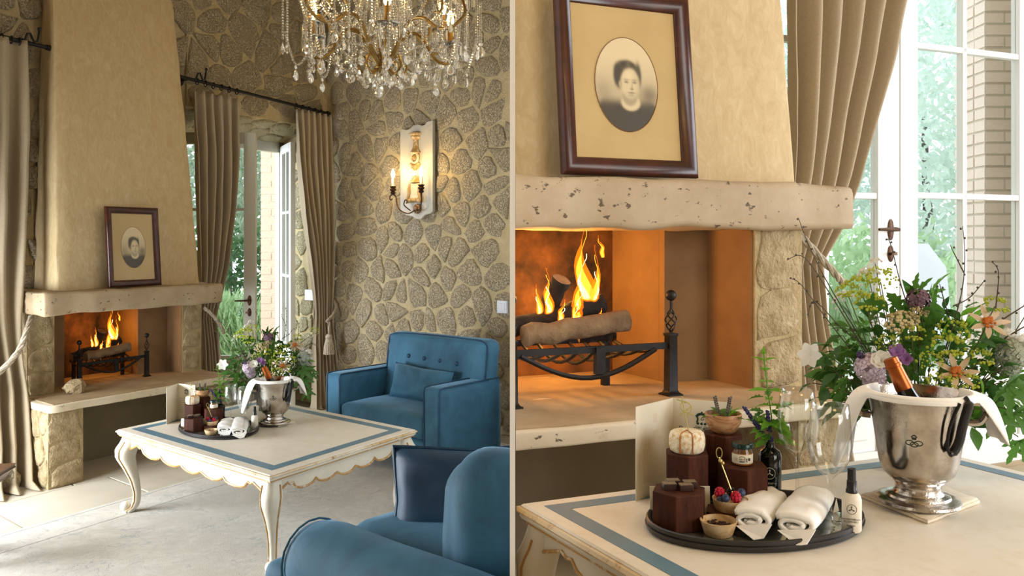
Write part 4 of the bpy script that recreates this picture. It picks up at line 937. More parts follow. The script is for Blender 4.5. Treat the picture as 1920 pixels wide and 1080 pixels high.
# second-room curtain
cR = curtain(FR, 'curtain', 'beige linen curtain tied back beside the mantel end in the close-up', [(2.5, 1.36, 2.06, 0, .5), (2.1, 1.40, 1.99, 0, 1), (1.75, 1.41, 1.90, .0, 1), (1.4, 1.42, 1.80, .01, 1), (1.25, 1.43, 1.765, .02, .9), (1.05, 1.43, 1.68, .03, .7), (.92, 1.44, 1.60, .04, .5), (.7, 1.43, 1.615, .03, .7), (.3, 1.43, 1.69, .02, 1), (.03, 1.43, 1.74, .01, 1)], .60, 5, .085, seed=11)
rope(cR, [FR(1.34, .56, 1.08), FR(1.37, .50, 1.03), FR(1.45, .485, .95), FR(1.53, .485, .88), FR(1.585, .51, .85)], .013)
rod(FR, (1.3, 2.5), (4.0, 2.5), 'iron curtain rod above the close-up French door', .60, (), ())

# ================================================================ garden beyond the doors
gr = MB(); gr.box(-12, 14, 9.2, 40, -.12, -.06); gr.box(-4.5, PK*9+.0, 8.6, 9.6, -.12, -.06); struct(gr.obj('ground_garden', 'gardenground', smooth=False))
gr = MB(); gr.box(.6, 9, 3.7, 30, FLOOR_R-.15, FLOOR_R-.03); struct(gr.obj('ground_terrace', 'gardenground', smooth=False))
def bush(name, label, c, rx, ry, rz, n, leafs, mat, seed, cat='shrub', group=None, trunk=None, up=0.2, wd=.2):
    rnd = random.Random(seed); root = thing(name, label, cat, c, 0, group); m = MB()
    for i in range(n):
        a, b = rnd.uniform(0, 2*pi), rnd.uniform(-1, 1); r = rnd.uniform(.35, 1)**.5; s = math.sqrt(1-b*b)
        lump = 1+.3*noise.noise(Vector((cos(a)*s*2, sin(a)*s*2, b*2+seed)))
        p = Vector((rx*r*s*cos(a)*lump, ry*r*s*sin(a)*lump, rz*(b*r*lump+1)))
        d = Vector((rnd.gauss(0, 1), rnd.gauss(0, 1), rnd.gauss(up, 1))).normalized(); w_ = d.cross(Vector((rnd.gauss(0, 1), rnd.gauss(0, 1), rnd.gauss(0, 1)))).normalized()
        L = leafs*rnd.uniform(.6, 1.3); k = len(m.v)
        m.v += [p, p+d*L*.5+w_*L*wd, p+d*L, p+d*L*.5-w_*L*wd]; m.f.append((k, k+1, k+2, k+3)); m.m.append(0)
    m.obj('foliage', mat, root, smooth=False, fix=False, kind='stuff')
    if trunk:
        m = MB(); m.tube([(0, 0, -trunk), (.05, .02, rz*.3), (0, .05, rz)], [.09, .07, .03], 8); m.obj('trunk', 'twig', root)
    else:
        m = MB(); m.tube([(0, 0, -.0), (.02, .02, rz*.5), (0, .0, rz*1.2)], [.04, .03, .01], 6); m.obj('stem', 'twig', root)
    return root
G = lambda px, Z, z=-.06: (*P(px, 400, Z).xy, z)
bush('garden_shrub', 'dense dark green shrub behind the lower glass of the open French door', G(440, 14.5), 1.3, .9, .9, 2600, .16, 'bushdark', 1)
bush('olive_tree', 'silvery olive tree filling the upper glass of the open French door', G(425, 16, 1.4), 1.7, 1.2, 1.9, 5200, .2, 'bushpale', 2, 'tree', None, 1.5)
bush('olive_tree', 'green leafy tree between the open door and the brick pillar', G(515, 19, .8), 1.6, 1.2, 2.2, 3600, .22, 'bush', 3, 'tree', None, 1.0)
bush('lavender_clump', 'tall pale lavender clump just outside the open French door', G(425, 11.0), .85, .5, .40, 5200, .22, 'grassblade', 4, 'plant', None, None, 2.6, .05)
GR = lambda px, Z: (*P(px, 400, Z).xy, FLOOR_R-.03)
bush('olive_tree', 'pale olive tree seen through the upper panes of the close-up door', (*P(1735, 400, 10.5).xy, .9), 2.3, 1.0, 2.3, 9000, .17, 'treewashed', 5, 'tree', None, 1.4)
bush('garden_shrub', 'green shrub seen through the lower panes behind the door lever', GR(1650, 8.5), .8, .6, .62, 1800, .14, 'bushwashed', 6)
bush('garden_shrub', 'pale green shrub seen at lower middle of the close-up door panes', GR(1722, 7.6), .45, .4, .5, 1100, .11, 'bushwashed', 7)
bush('lavender_clump', 'pale grassy clump outside the close-up door below the shrubs', GR(1640, 6.4), .5, .4, .36, 1800, .18, 'grassblade', 8, 'plant', None, None, 2.6, .05)
bush('olive_tree', 'olive tree between vertical glazing bar and brick pillar in the close-up', (*P(1825, 400, 8.0).xy, 1.4), .8, .7, 1.9, 2600, .13, 'treewashed', 9, 'tree', None, 1.2)
# white garden chair outside the close-up door
ch = thing('garden_chair', 'white garden chair standing outside the close-up French door', 'chair', (*P(1795, 400, 5.6).xy, FLOOR_R-.03), .5)
m = MB(); m.loft([[(-.24, .2, .42), (.24, .2, .42), (.26, .26, .85), (.12, .30, 1.02), (-.12, .30, 1.02), (-.26, .26, .85)], [(-.24, .23, .42), (.24, .23, .42), (.26, .29, .85), (.12, .33, 1.02), (-.12, .33, 1.02), (-.26, .29, .85)]]); m.obj('backrest', 'plastic', ch, smooth=False)
MB().box(-.25, .25, -.24, .24, .4, .44).obj('seat', 'plastic', ch, smooth=False, bevel=.01)
for x, y in ((-.22, -.2), (.22, -.2), (-.22, .22), (.22, .22)): MB().box(x-.02, x+.02, y-.02, y+.02, 0, .41).obj('leg', 'plastic', ch, smooth=False)
# brick pillars
def brick_pillar(label, c, w_, d_, h, rz, bl, bh, nshow, bmat='brick'):
    root = thing('brick_pillar', label, 'pillar', c, rz); MB().box(.006, w_-.006, .006, d_-.006, 0, h).obj('mortar_core', 'brickmortar', root, smooth=False)
    rnd = random.Random(3); bm_ = meshof(MB().box(-.5, .5, -.5, .5, -.5, .5), 'brick', bmat, False); z = 0; row = 0; k = 0
    while z+bh < h and k < nshow:
        x = -(bl/2 if row % 2 else 0)
        while x < w_:
            a, b = max(0, x), min(w_, x+bl-.01)
            if b-a > .03: inst('brick', bm_, root, ((a+b)/2, .05+rnd.uniform(-.003, .003), z+bh/2), (0, 0, 0), (b-a, .1, bh-.012)); k += 1
            x += bl
        y = .11
        while y < d_:
            b = min(d_, y+bl-.01)
            for xx in (.05, w_-.05): inst('brick', bm_, root, (xx+rnd.uniform(-.003, .003), (y+b)/2, z+bh/2), (0, 0, 0), (.1, b-y, bh-.012)); k += 1
            y += bl
        z += bh; row += 1
brick_pillar('pale pink brick pillar outside the darker room French door', (*P(489, 400, 9.6).xy, -.06), .62, .3, 3.3, .2, .24, .082, 290)
brick_pillar('whitish brick pillar, coloured as if sunlit, outside the right pane of the close-up door', (*P(1846, 400, 4.45).xy, FLOOR_R-.03), .6, .3, 2.6, .0, .22, .062, 290, 'brickpale')
# ================================================================ seating
def softbox(x0, x1, y0, y1, z0, z1, r, n=4, bulge=(0, 0, 0), seed=0, amp=0, N=(10, 10, 6)):
    # a rounded, slightly puffed box as one closed mesh (local coords)
    m = MB(); cx_, cy_, cz_ = (x0+x1)/2, (y0+y1)/2, (z0+z1)/2; hx, hy, hz = (x1-x0)/2, (y1-y0)/2, (z1-z0)/2
    def mp(p):
        a, b, c = p; q = Vector((a*hx, b*hy, c*hz)); ix, iy, iz = max(hx-r, 0), max(hy-r, 0), max(hz-r, 0)
        core = Vector((max(-ix, min(ix, q.x)), max(-iy, min(iy, q.y)), max(-iz, min(iz, q.z)))); d = q-core
        if d.length > 1e-9:
            sc = max(abs(d.x)/max(r, 1e-9), abs(d.y)/max(r, 1e-9), abs(d.z)/max(r, 1e-9)); d = d.normalized()*r*sc
        q = core+d
        q.x += bulge[0]*a*(1-b*b)*(1-c*c); q.y += bulge[1]*b*(1-a*a)*(1-c*c); q.z += bulge[2]*c*(1-a*a)*(1-b*b)
        q += Vector((cx_, cy_, cz_))
        if amp: q += Vector((noise.noise(q*6+Vector((seed, 0, 0))), noise.noise(q*6+Vector((0, seed, 0))), noise.noise(q*6+Vector((0, 0, seed)))))*amp
        return q
    def face(f, nu, nv): m.grid(lambda s, t: mp(f(-1+2*s, -1+2*t)), nu, nv)
    ease = lambda s: (abs(s)**.75)*(1 if s > 0 else -1)
    nx, ny, nz = N
    face(lambda s, t: (ease(s), ease(t), 1), nx, ny); face(lambda s, t: (ease(s), ease(t), -1), nx, ny)
    face(lambda s, t: (ease(s), 1, ease(t)), nx, nz); face(lambda s, t: (ease(s), -1, ease(t)), nx, nz)
    face(lambda s, t: (1, ease(s), ease(t)), ny, nz); face(lambda s, t: (-1, ease(s), ease(t)), ny, nz)
    bm = bmesh.new(); vv = [bm.verts.new(p) for p in m.v]
    for f in m.f: bm.faces.new([vv[i] for i in f])
    bmesh.ops.remove_doubles(bm, verts=bm.verts, dist=1e-5); bm.verts.ensure_lookup_table(); bm.verts.index_update()
    o = MB(); o.add([v_.co.copy() for v_ in bm.verts], [tuple(v_.index for v_ in f.verts) for f in bm.faces]); bm.free(); return o
def piping(pts, r=.006, loop=False): return MB().tube(pts, r, 6, loop=loop)
# ---- armchair: local x along the front, y to the back
AX = Vector((-1.41, 6.13)); ang = math.atan2(-.618, .786)
W_, DP, HA, HB = 1.12, .62, .60, .862
ac = thing('armchair', 'blue velvet armchair with buttoned back standing by the rough stone wall', 'armchair', (AX.x, AX.y, RZ), ang)
A1 = .145
softbox(0, A1, 0, DP, .09, HA, .022, N=(5, 10, 8), amp=.002).obj('arm', 'velvet', ac, angle=80)
softbox(W_-A1, W_, 0, DP, .09, HA, .022, N=(5, 10, 8), amp=.002).obj('arm', 'velvet', ac, angle=80)
softbox(A1, W_-A1, .02, DP-.05, .09, .25, .02, N=(8, 6, 4)).obj('seat_base', 'velvet', ac, angle=80)
softbox(A1+.005, W_-A1-.005, -.005, .46, .25, .405, .04, bulge=(0, 0, .018), N=(14, 10, 6), amp=.004, seed=3).obj('seat_cushion', 'velvet', ac, angle=80)
# back: leaning slab with rounded corners and a buttoned face
def backmb():
    m = softbox(.12, W_-.005, 0, .165, .30, HB, .055, bulge=(0, .012, 0), N=(18, 6, 12), seed=5, amp=.003)
    for p in m.v:
        if p.y < .05:
            for bx, bz in BT: p.y += .022*math.exp(-((p.x-bx)**2+(p.z-bz)**2)/.0035)
        p.y += .46-.045+(p.z-.35)*.13
    return m
BT = [(.36, .70), (.52, .695), (.68, .69), (.84, .685)]
bk = backmb().obj('backrest', 'velvet', ac, angle=80)
for bx, bz in BT: MB().sphere((bx, .418+(bz-.35)*.13+.003, bz), (.017, .01, .017), 10, 6).obj('button', 'velvet_dark', ac)
for x in (0.004, A1-.004, W_-A1+.004, W_-.004):
    piping([(x, .004, .1), (x, -.001, HA-.03), (x, .01, HA-.004), (x, .05, HA), (x, DP-.03, HA)], .0055).obj('piping', 'velvet_dark', ac)
yb = lambda z: .46-.045+(z-.35)*.13
piping(smoothpath([(.135, yb(.6)+.01, .6), (.132, yb(.78)+.012, .78), (.17, yb(.85)+.016, HB-.012), (.5, yb(.86)+.012, HB+.002), (.95, yb(.86)+.012, HB-.002), (1.08, yb(.84)+.016, HB-.02), (1.108, yb(.76)+.012, .76), (1.108, yb(.6)+.012, .6)], 6), .006).obj('piping', 'velvet_dark', ac)
for x, y in ((.06, .07), (W_-.06, .07), (.08, DP-.06), (W_-.08, DP-.06)): MB().lathe([(.018, 0), (.026, .095)], (x, y, 0), 10).obj('leg', 'darkwood', ac)
def pillow(W, H, T, seed=0, dent=0):
    m = MB(); N = 18
    def s_(side):
        def f(a, b):
            x, y = a*2-1, b*2-1; k = max(0, (1-x**4)*(1-y**4))**.55
            px, py = x*W/2*(1-.07*(1-abs(y))*abs(x)**2), y*H/2*(1-.10*(1-abs(x))**1.0*abs(y)**2)
            z = T/2*k*(1+.15*noise.noise(Vector((x*2, y*2, seed+side))))-dent*math.exp(-(x*x*3+(y-.7)**2*4))*0
            return Vector((px, side*z+.012*noise.noise(Vector((x*3, y*3, seed)))*k, py))
        return f
    m.grid(s_(1), N, N); m.grid(s_(-1), N, N); return m
lp = thing('lumbar_cushion', 'small blue rectangular cushion propped against the armchair back', 'cushion', Vector((AX.x, AX.y, RZ))+Matrix.Rotation(ang, 3, 'Z') @ Vector((.60, .35, .53)), ang)
lp.rotation_euler = (math.radians(-14), math.radians(2), ang)
pillow(.58, .25, .12, 2).obj('cover', 'velvet', lp, angle=80)
MB().tube([(x*.286, 0.0, y*.122) for x, y in [(-1+2*t/12, 1-.10*(1-abs(-1+2*t/12))) for t in range(13)]], .005, 6).obj('piping', 'velvet_dark', lp)
# ---- sofa in the foreground, cut off by the partition; local x away from its front, y away from the camera
sd = Vector((.77, -.64)).normalized(); S0 = Vector((-.715, 2.89)); sa = math.atan2(sd.y, sd.x)
sf = thing('sofa', 'blue velvet sofa in the foreground with broad rolled arm', 'sofa', (S0.x, S0.y, RZ), sa)
Ms = xf(sf)
def slocal(mb, nm, mat, par=None, **k):
    mb.v = [Ms @ p for p in mb.v]; return mb.obj(nm, mat, par or sf, world=True, clip=-1, **k)
AH, AR = .612, .135
m = MB(); rings = []
for i in range(17):
    x = -.0+.9*i/16; sc = 1 if i > 1 else (.90, .975)[i]; ring = []
    for k in range(28):
        t = k/27; 
        if t < .22: y, z = -AR*.92, .08+(AH-AR-.08)*t/.22
        elif t > .78: y, z = AR*.92, .08+(AH-AR-.08)*(1-t)/.22
        else: a = pi-(t-.22)/.56*pi; y, z = AR*cos(a), AH-AR+AR*sin(a)
        z -= .012*i/16
        ring.append(Vector((x+(.0 if i else .012), y*sc, .3+(z-.3)*(1-(1-sc)*.5)))+Vector((0, noise.noise(Vector((x*4, t*5, 1)))*.005, noise.noise(Vector((x*4, t*5, 9)))*.005)))
    rings.append(ring)
m.loft(rings); slocal(m, 'arm', 'velvet', angle=80)
m = MB(); pts = []
for k in range(20):
    t = k/19
    if t < .25: pts.append((.008, -AR*.94, .1+(AH-AR-.1)*t/.25))
    elif t > .75: pts.append((.008, AR*.94, .1+(AH-AR-.1)*(1-t)/.25))
    else: a = pi-(t-.25)/.5*pi; pts.append((.008, AR*.97*cos(a), AH-AR+AR*.97*sin(a)))
m.tube([(p[0]+.006, p[1]*.985, p[2]-.002) for p in pts], .004, 6); slocal(m, 'piping', 'velvet')
slocal(softbox(-.085, .9, -.06, .95, .1, .42, .05, N=(12, 10, 6), amp=.004), 'seat_base', 'velvet', angle=80)
slocal(softbox(-.12, .04, -.125, .125, .1, .475, .05, N=(8, 8, 8), amp=.004, seed=4), 'arm_front', 'velvet', angle=80)
slocal(softbox(.0, .9, .135, .95, .40, .56, .06, bulge=(0, 0, .02), N=(14, 10, 6), amp=.006, seed=2), 'seat_cushion', 'velvet', angle=80)
# back cushions and the dark scatter cushion lean together behind the arm
def cushion(name, label, W, H, T, loc, rz, tilt, mat, pipe, seed, N=18, roll=0):
    root = thing(name, label, 'cushion', loc); root.rotation_euler = (tilt, roll, rz); M = xf(root)
    mb = pillow(W, H, T, seed); mb.v = [M @ p for p in mb.v]; mb.obj('cover', mat, root, world=True, clip=-1, angle=80)
    ring = [(x, y) for x, y in [(-1+2*t/14, -1) for t in range(14)]+[(1, -1+2*t/14) for t in range(14)]+[(1-2*t/14, 1) for t in range(14)]+[(-1, 1-2*t/14) for t in range(14)]]
    pts = [M @ Vector((x*W/2*(1-.07*(1-abs(y))), 0, y*H/2*(1-.10*(1-abs(x))))) for x, y in ring]
    mb = MB(); mb.tube(pts, .0075, 6, loop=True); mb.obj('piping', pipe, root, world=True, clip=-1); return root
cushion('scatter_cushion', 'dark petrol velvet scatter cushion with piped edge on the foreground sofa', .58, .38, .15, P(884, 938, 3.02), sa+.55, -.25, 'velvet_dark', 'velvet_dark', 3, roll=-.05)
bc = thing('back_cushion', 'plump blue back cushion at the far end of the foreground sofa', 'cushion', P(940, 1000, 2.62), sa)
Mb = Matrix.Translation(bc.location) @ Matrix.Rotation(-.25, 4, 'Z')
mb = softbox(-.165, .3, -.13, .13, -.26, .245, .12, N=(16, 10, 16), bulge=(.015, .02, .02), amp=.012, seed=6); mb.v = [Mb @ p for p in mb.v]; mb.obj('cover', 'velvet', bc, world=True, clip=-1, angle=80)
# ---- dark wooden side table at the left edge
c = onz(30, 868, .42); st = thing('side_table', 'corner of a dark walnut side table at the edge in front of the pooled curtain', 'table', (c.x-.42, c.y-.30, 0), math.atan2(uL.y, uL.x)-.9)
st.location = (c.x, c.y, 0)
def stb(x0, x1, y0, y1, z0, z1, nm): MB().box(x0, x1, y0, y1, z0, z1).obj(nm, 'benchwood', st, smooth=False, bevel=.006)
m = MB(); rings = []
for i, z in ((0.0, .42), (.004, .41), (0.0, .40), (.018, .385), (.03, .365), (.034, .35), (.05, .348)): rings.append([(-.62+i, -.42+i, z), (-i, -.42+i, z), (-i, -i, z), (-.62+i, -i, z)])
m.loft(rings); m.obj('top', 'benchwood', st, smooth=False)
for x, y in ((-.57, -.37), (-.06, -.37), (-.06, -.06), (-.57, -.06)): stb(x-.022-.06*(x > -.3), x+.022-.06*(x > -.3), y-.022, y+.022, 0, .35, 'leg')
# ================================================================ wall plates on the stone wall
def plate(name, label, F_at, w_, h_, cat='switch'):
    p, ax, n = F_at; root = thing(name, label, cat, p)
    T = lambda x, y, z: p+ax*x+Vector((0, 0, z))+n*y
    MB().box(-w_/2, w_/2, -.035, .012, -h_/2, h_/2, T=T).obj('face_plate', 'plastic', root, smooth=False, world=True, bevel=.003)
    MB().box(-w_*.32, w_*.32, .012, .016, -h_*.3, h_*.3, T=T).obj('rocker' if cat == 'switch' else 'socket', 'plastic', root, smooth=False, world=True, bevel=.002)
va, za = FL.at_u(947, 575, CU); plate('light_switch', 'white light switch on the stone wall above the armchair', (FL(CU, va, za)+ns*.03, -vL.normalized(), ns), .10, .10)
for i, (px, py) in enumerate(((586, 553), (588, 680))):
    v_, z_ = FL.at_u(px, py, OU1); q = FL(OU1, min(v_, .98), z_)+nr*.02
    plate('wall_socket', ('upper' if i == 0 else 'lower')+' white socket plate on the pale reveal beside the corner curtain', (q, vL.normalized(), nr), .16, .10, 'socket')
# ================================================================ wall sconce
SO = FL(CU, *FL.at_u(791, 320, CU))+ns*.035; sx_ = -vL.normalized()
def TS(x, y, z): return SO+sx_*x+ns*y+Vector((0, 0, z))
sn = thing('wall_sconce', 'antique wall sconce of pale wood board with gilded carving and two lit candles', 'sconce', SO)
top = [(-.15, .35), (-.13, .375), (-.09, .36), (-.05, .37), (-.03, .39), (.02, .395), (.05, .38), (.08, .385), (.10, .41), (.15, .415)]
bot = [(.15, -.36), (.13, -.38), (.08, -.39), (.04, -.43), (.0, -.425), (-.04, -.40), (-.10, -.385), (-.15, -.35)]
m = MB(); m.prism([(x*1.36, z) for x, z in top+bot], 0, .035, T=lambda x, z, y: TS(x, y, z)); m.obj('board', painted('limewashed_board', '#aaa392', '#b9b2a2', '#8c836f', .6, .75), sn, smooth=False, world=True, bevel=.006)
CARV = painted('worn_gilt_carving', '#8a6a38', '#a88a52', '#c2b79e', .5, .62); CARVP = painted('pale_carving', '#b5a684', '#c4b796', '#94703a', .55, .7)
def carve(nm, prof, mat, depth=.7, n=14):
    m = MB(); rings = [[TS(r*cos(q), .034+r*depth*sin(q), z) for q in (pi*k/n for k in range(n+1))] for z, r in prof]
    m.loft(rings, closed=False, cap0=True, cap1=True); m.obj(nm, mat, sn, world=True, angle=35)
carve('capital', [(.325, .058), (.318, .062), (.308, .060), (.300, .050), (.285, .053), (.270, .044), (.262, .036)], CARV, .8)
carve('shaft', [(.262, .034), (.23, .031), (.20, .034), (.175, .044), (.160, .056), (.152, .062), (.146, .058), (.146, .02)], CARV)
m = MB(); m.tube([TS(.040*cos(q), .05, .108+.044*sin(q)) for q in (2*pi*k/24 for k in range(24))], .013, 8, loop=True); m.obj('cartouche_ring', CARVP, sn, world=True)
m = MB(); m.sphere(TS(0, .045, .108), (.024, .014, .028), 10, 8); m.obj('cartouche_boss', CARV, sn, world=True)
for x, z, r in ((-.042, .050, .02), (.042, .050, .02), (-.02, .036, .022), (.02, .036, .022), (0, .018, .026), (-.034, .026, .014), (.034, .026, .014)):
    m = MB(); m.sphere(TS(x, .045, z), (r, r*.7, r*.8), 9, 6, jit=.3, seed=x*60); m.obj('carved_lobe', CARV, sn, world=True)
carve('lower_moulding', [(-.048, .022), (-.055, .04), (-.07, .036), (-.085, .050), (-.098, .060), (-.106, .062), (-.112, .05)], CARV)
m = MB(); m.prism([(-.045, -.115), (.045, -.115), (.055, -.19), (.06, -.25), (-.06, -.25), (-.055, -.19)], .034, .058, T=lambda x, z, y: TS(x, y, z)); m.obj('carved_panel', CARVP, sn, smooth=False, world=True, bevel=.006)
for sx2 in (-1, 1):
    m = MB(); m.tube(smoothpath([TS(sx2*.05, .055, -.12), TS(sx2*.062, .06, -.16), TS(sx2*.058, .06, -.20), TS(sx2*.075, .06, -.235), TS(sx2*.088, .06, -.255), TS(sx2*.078, .06, -.275), TS(sx2*.062, .06, -.262)], 5), .012, 8); m.obj('carved_scroll', CARV, sn, world=True)
for x, r in ((-.05, .022), (-.018, .02), (.018, .02), (.05, .022)):
    m = MB(); m.sphere(TS(x, .055, -.262), (r, r*.8, r), 9, 6, jit=.35, seed=x*40); m.obj('carved_lobe', CARV, sn, world=True)
m = MB()
for k in range(9): a = 2*pi*k/9; m.sphere(TS(.03+.03*cos(a), .05, -.335+.03*sin(a)), .016, 7, 5)
m.sphere(TS(.03, .062, -.335), .018, 8, 6); m.obj('rosette', painted('dusty_rosette', '#6a4a30', '#8a6a48', '#b09a7c'), sn, world=True)
for bx, by, lab in ((-.20, .12, ''), (.165, .13, '')):
    if bx < 0: path = [TS(.03, .055, -.335), TS(-.03, .09, -.375), TS(-.11, .11, -.35), TS(-.145, .12, -.30), TS(-.16, .12, -.235), TS(-.20, .12, -.205), TS(-.24, .12, -.225), TS(-.232, .12, -.255), TS(-.21, .12, -.245)]
    else: path = [TS(.03, .055, -.335), TS(.09, .10, -.36), TS(.15, .13, -.34), TS(.165, .13, -.28), TS(.165, .13, -.20)]
    m = MB(); m.tube(smoothpath(path, 6), .006, 7); m.obj('arm', 'bronze', sn, world=True)
    if bx < 0:
        m = MB(); m.tube(smoothpath([TS(.0, .1, -.35), TS(-.03, .11, -.33), TS(-.06, .12, -.30), TS(-.045, .12, -.26), TS(-.02, .12, -.27), TS(-.03, .12, -.29)], 6), .005, 6); m.obj('scroll', 'bronze', sn, world=True)
    m = MB(); m.lathe([(.008, -.21), (.02, -.203), (.025, -.192), (.016, -.182), (.026, -.172), (.03, -.162), (.018, -.154), (.027, -.144), (.029, -.137), (.012, -.134)], TS(bx, by, 0), 12); m.obj('candle_cup', 'bronze', sn, world=True)
    m = MB(); m.lathe([(.0125, -.138), (.0125, -.066), (.008, -.062)], TS(bx, by, 0), 12); m.obj('candle', 'candlewhite', sn, world=True)
    m = MB(); m.lathe([(.007, -.064), (.016, -.048), (.0185, -.03), (.011, -.004), (.002, .018)], TS(bx, by, 0), 10); m.obj('bulb', 'bulb', sn, world=True)
    point('sconce_light', TS(bx, by+.05, -.02), 4.5, (1, .66, .24), .03)

# ================================================================ chandelier
CC = P(718, 100, 4.15); cxy = Vector((CC.x, CC.y, 0)); zb = HC+(452-128)/1600*4.15
cn = thing('chandelier', 'gilded crystal chandelier with lit candle bulbs hanging above the coffee table', 'chandelier', (cxy.x, cxy.y, zb))
m = MB(); m.lathe([(.004, -.03), (.03, -.02), (.045, 0), (.03, .02), (.02, .04), (.028, .06), (.02, .09)], n=16); m.obj('hub', 'gold', cn)
m = MB(); m.lathe([(.018, .09), (.022, .12), (.03, .18), (.024, .22), (.02, .28), (.034, .33), (.05, .36), (.03, .38)], n=14); m.obj('glass_column', 'crystal', cn, angle=20)
m = MB(); m.tube([(0, 0, .3), (0, 0, .9)], .012, 8); m.obj('stem', 'gold', cn)
m = MB(); m.tube([(0, 0, .9), (0, 0, ZC-zb)], .006, 6); m.obj('chain', 'gold', cn)
def crystal_drop(h, r):
    m = MB(); m.lathe([(.0006, h), (r*.35, h*.82), (r*.8, h*.5), (r, h*.28), (r*.75, h*.1), (r*.2, 0)], (0, 0, -h), 8, sy=.55); return m
drop_big = meshof(crystal_drop(.058, .019), 'drop', 'crystal', False); drop_sm = meshof(crystal_drop(.045, .012), 'drop', 'crystal', False)
ice = meshof(MB().lathe([(.0006, 0), (.006, -.006), (.007, -.05), (.0008, -.066)], n=6), 'icicle', 'crystal', False)
pen = MB(); pen.lathe([(.001, .0), (.011, .004), (.013, .012), (.008, .018), (.001, .02)], (0, 0, -.02), 8, sy=.5); pen.lathe([(.001, 0), (.017, .008), (.024, .024), (.017, .040), (.008, .05), (.001, .052)], (0, 0, -.074), 10, sy=.45); pen = meshof(pen, 'pendeloque', 'crystal', False)
rnd = random.Random(77)
def strand(pts, r=.0066, gap=2.0, name='bead_strand'):
    P_ = smoothpath(pts, 6); m = MB(); acc = 0; last = P_[0]
    for p, q in zip(P_, P_[1:]):
        L = (q-p).length; t = 0
        while acc+L-t >= r*gap:
            t += r*gap-acc; acc = 0; c = p+(q-p)*(t/L); m.lathe([(.0004, -r), (r*.8, -r*.55), (r, 0), (r*.8, r*.55), (.0004, r)], c, 6)
        acc += L-t
    if m.v: return m.obj(name, 'crystal', cn, smooth=False, fix=False, kind='stuff')
NA = 8
tips = []
for i in range(NA):
    a = 2*pi*i/NA+.22; d = Vector((cos(a), sin(a), 0)); s = Vector((-sin(a), cos(a), 0)); hi = i % 2
    R = .475 if hi else .33; zt_ = .27 if hi else .12
    pr = lambda r, z, k=0: d*r+s*k+Vector((0, 0, z))
    path = smoothpath([pr(.02, .02), pr(.07, .07), pr(.16, .20), pr(.25, .21), pr(.34, .15), pr(.43, .15), pr(R+.02, .20), pr(R, zt_)] if hi else [pr(.02, .02), pr(.06, .08), pr(.12, .17), pr(.19, .16), pr(.25, .06), pr(.31, .035), pr(R+.015, .07), pr(R, zt_)], 6)
    m = MB(); m.tube(path, [.010-.003*k/len(path) for k in range(len(path))], 8); arm = m.obj('arm', 'gold', cn)
    m = MB(); m.tube(smoothpath([pr(.24, .19+.06*hi), pr(.30, .24+.06*hi), pr(.36, .225+.06*hi), pr(.355, .17+.06*hi), pr(.32, .165+.06*hi)], 6), .0055, 6); m.obj('arm_scroll', 'gold', arm)
    m = MB(); m.tube(smoothpath([pr(.03, .0), pr(.075, -.035), pr(.115, .0), pr(.10, .05), pr(.075, .04)], 6), .006, 6); m.obj('lower_scroll', 'gold', cn)
    m = MB(); m.lathe([(.006, -.005), (.03, .0), (.055, .012), (.058, .018), (.012, .01)], pr(R, zt_), 14); m.obj('drip_pan', 'crystal', cn, angle=20)
    m = MB(); m.lathe([(.0125, .01), (.0125, .095)], pr(R, zt_), 10); m.obj('candle', 'candle', cn)
    m = MB(); m.lathe([(.008, .095), (.0165, .115), (.0175, .135), (.010, .165), (.0015, .19)], pr(R, zt_), 10); m.obj('bulb', 'bulb', cn)
    tips.append((a, R, zt_))
    point('candle_light', cxy+Vector((0, 0, zb))+pr(R, zt_+.15), .95, (1, .7, .34), .03)
    for k in range(6):
        q = 2*pi*k/6; inst('icicle', ice, cn, pr(R, zt_+.01)+Vector((.052*cos(q), .052*sin(q), 0)), (0, 0, rnd.uniform(0, 3)))
    # garlands: arm to arm, and up towards the crown
    a2 = 2*pi*(i+1)/NA+.22; R2 = .33 if hi else .475; z2 = .12 if hi else .27
    pA, pB = pr(R, zt_), Vector((R2*cos(a2), R2*sin(a2), z2)); mid = (pA+pB)/2
    strand([pA, pA*.6+mid*.4-Vector((0, 0, .10)), mid*1.0-Vector((0, 0, .15)), pB*.6+mid*.4-Vector((0, 0, .10)), pB])
    strand([pr(.34, .13+.07*hi), pr(.37, .03), pr(.41, .0), pr(.44, .08), pr(.46, .16+.08*hi)])
    strand([pr(R, zt_), pr(.40, .40+.1*hi), pr(.22, .50), pr(.06, .72)], .0068)
    strand([pr(.12, .10), pr(.16, .03), pr(.22, .01), pr(.30, .05), pr(.34, .13)])
    strand([pr(R+.02, zt_), pr(R+.025, zt_-.07), pr(R+.02, zt_-(.22 if hi else .11))], .0066); inst('pendeloque', pen, cn, pr(R+.02, zt_-(.22 if hi else .11)), (0, 0, a+pi/2))
    inst('pendeloque', pen, cn, pr(.41, -.005), (0, 0, rnd.uniform(0, 3))); inst('drop', drop_big, cn, pr(.22, .005), (0, 0, rnd.uniform(0, 3)), 1.0)
    inst('drop', drop_big, cn, pr(.34, .12+.07*hi), (0, 0, rnd.uniform(0, 3))); inst('drop', drop_sm, cn, mid-Vector((0, 0, .155)), (0, 0, rnd.uniform(0, 3)))
    inst('drop', drop_sm, cn, pr(.28, .17+.06*hi), (0, 0, rnd.uniform(0, 3))); inst('drop', drop_big, cn, pr(.115, -.005), (0, 0, rnd.uniform(0, 3)))
for k in range(14):
    a = 2*pi*k/14; r = .055+.03*(k % 2); inst('drop', drop_big if k % 3 else drop_sm, cn, (r*cos(a), r*sin(a), -.02-.02*(k % 2)), (0, 0, a))
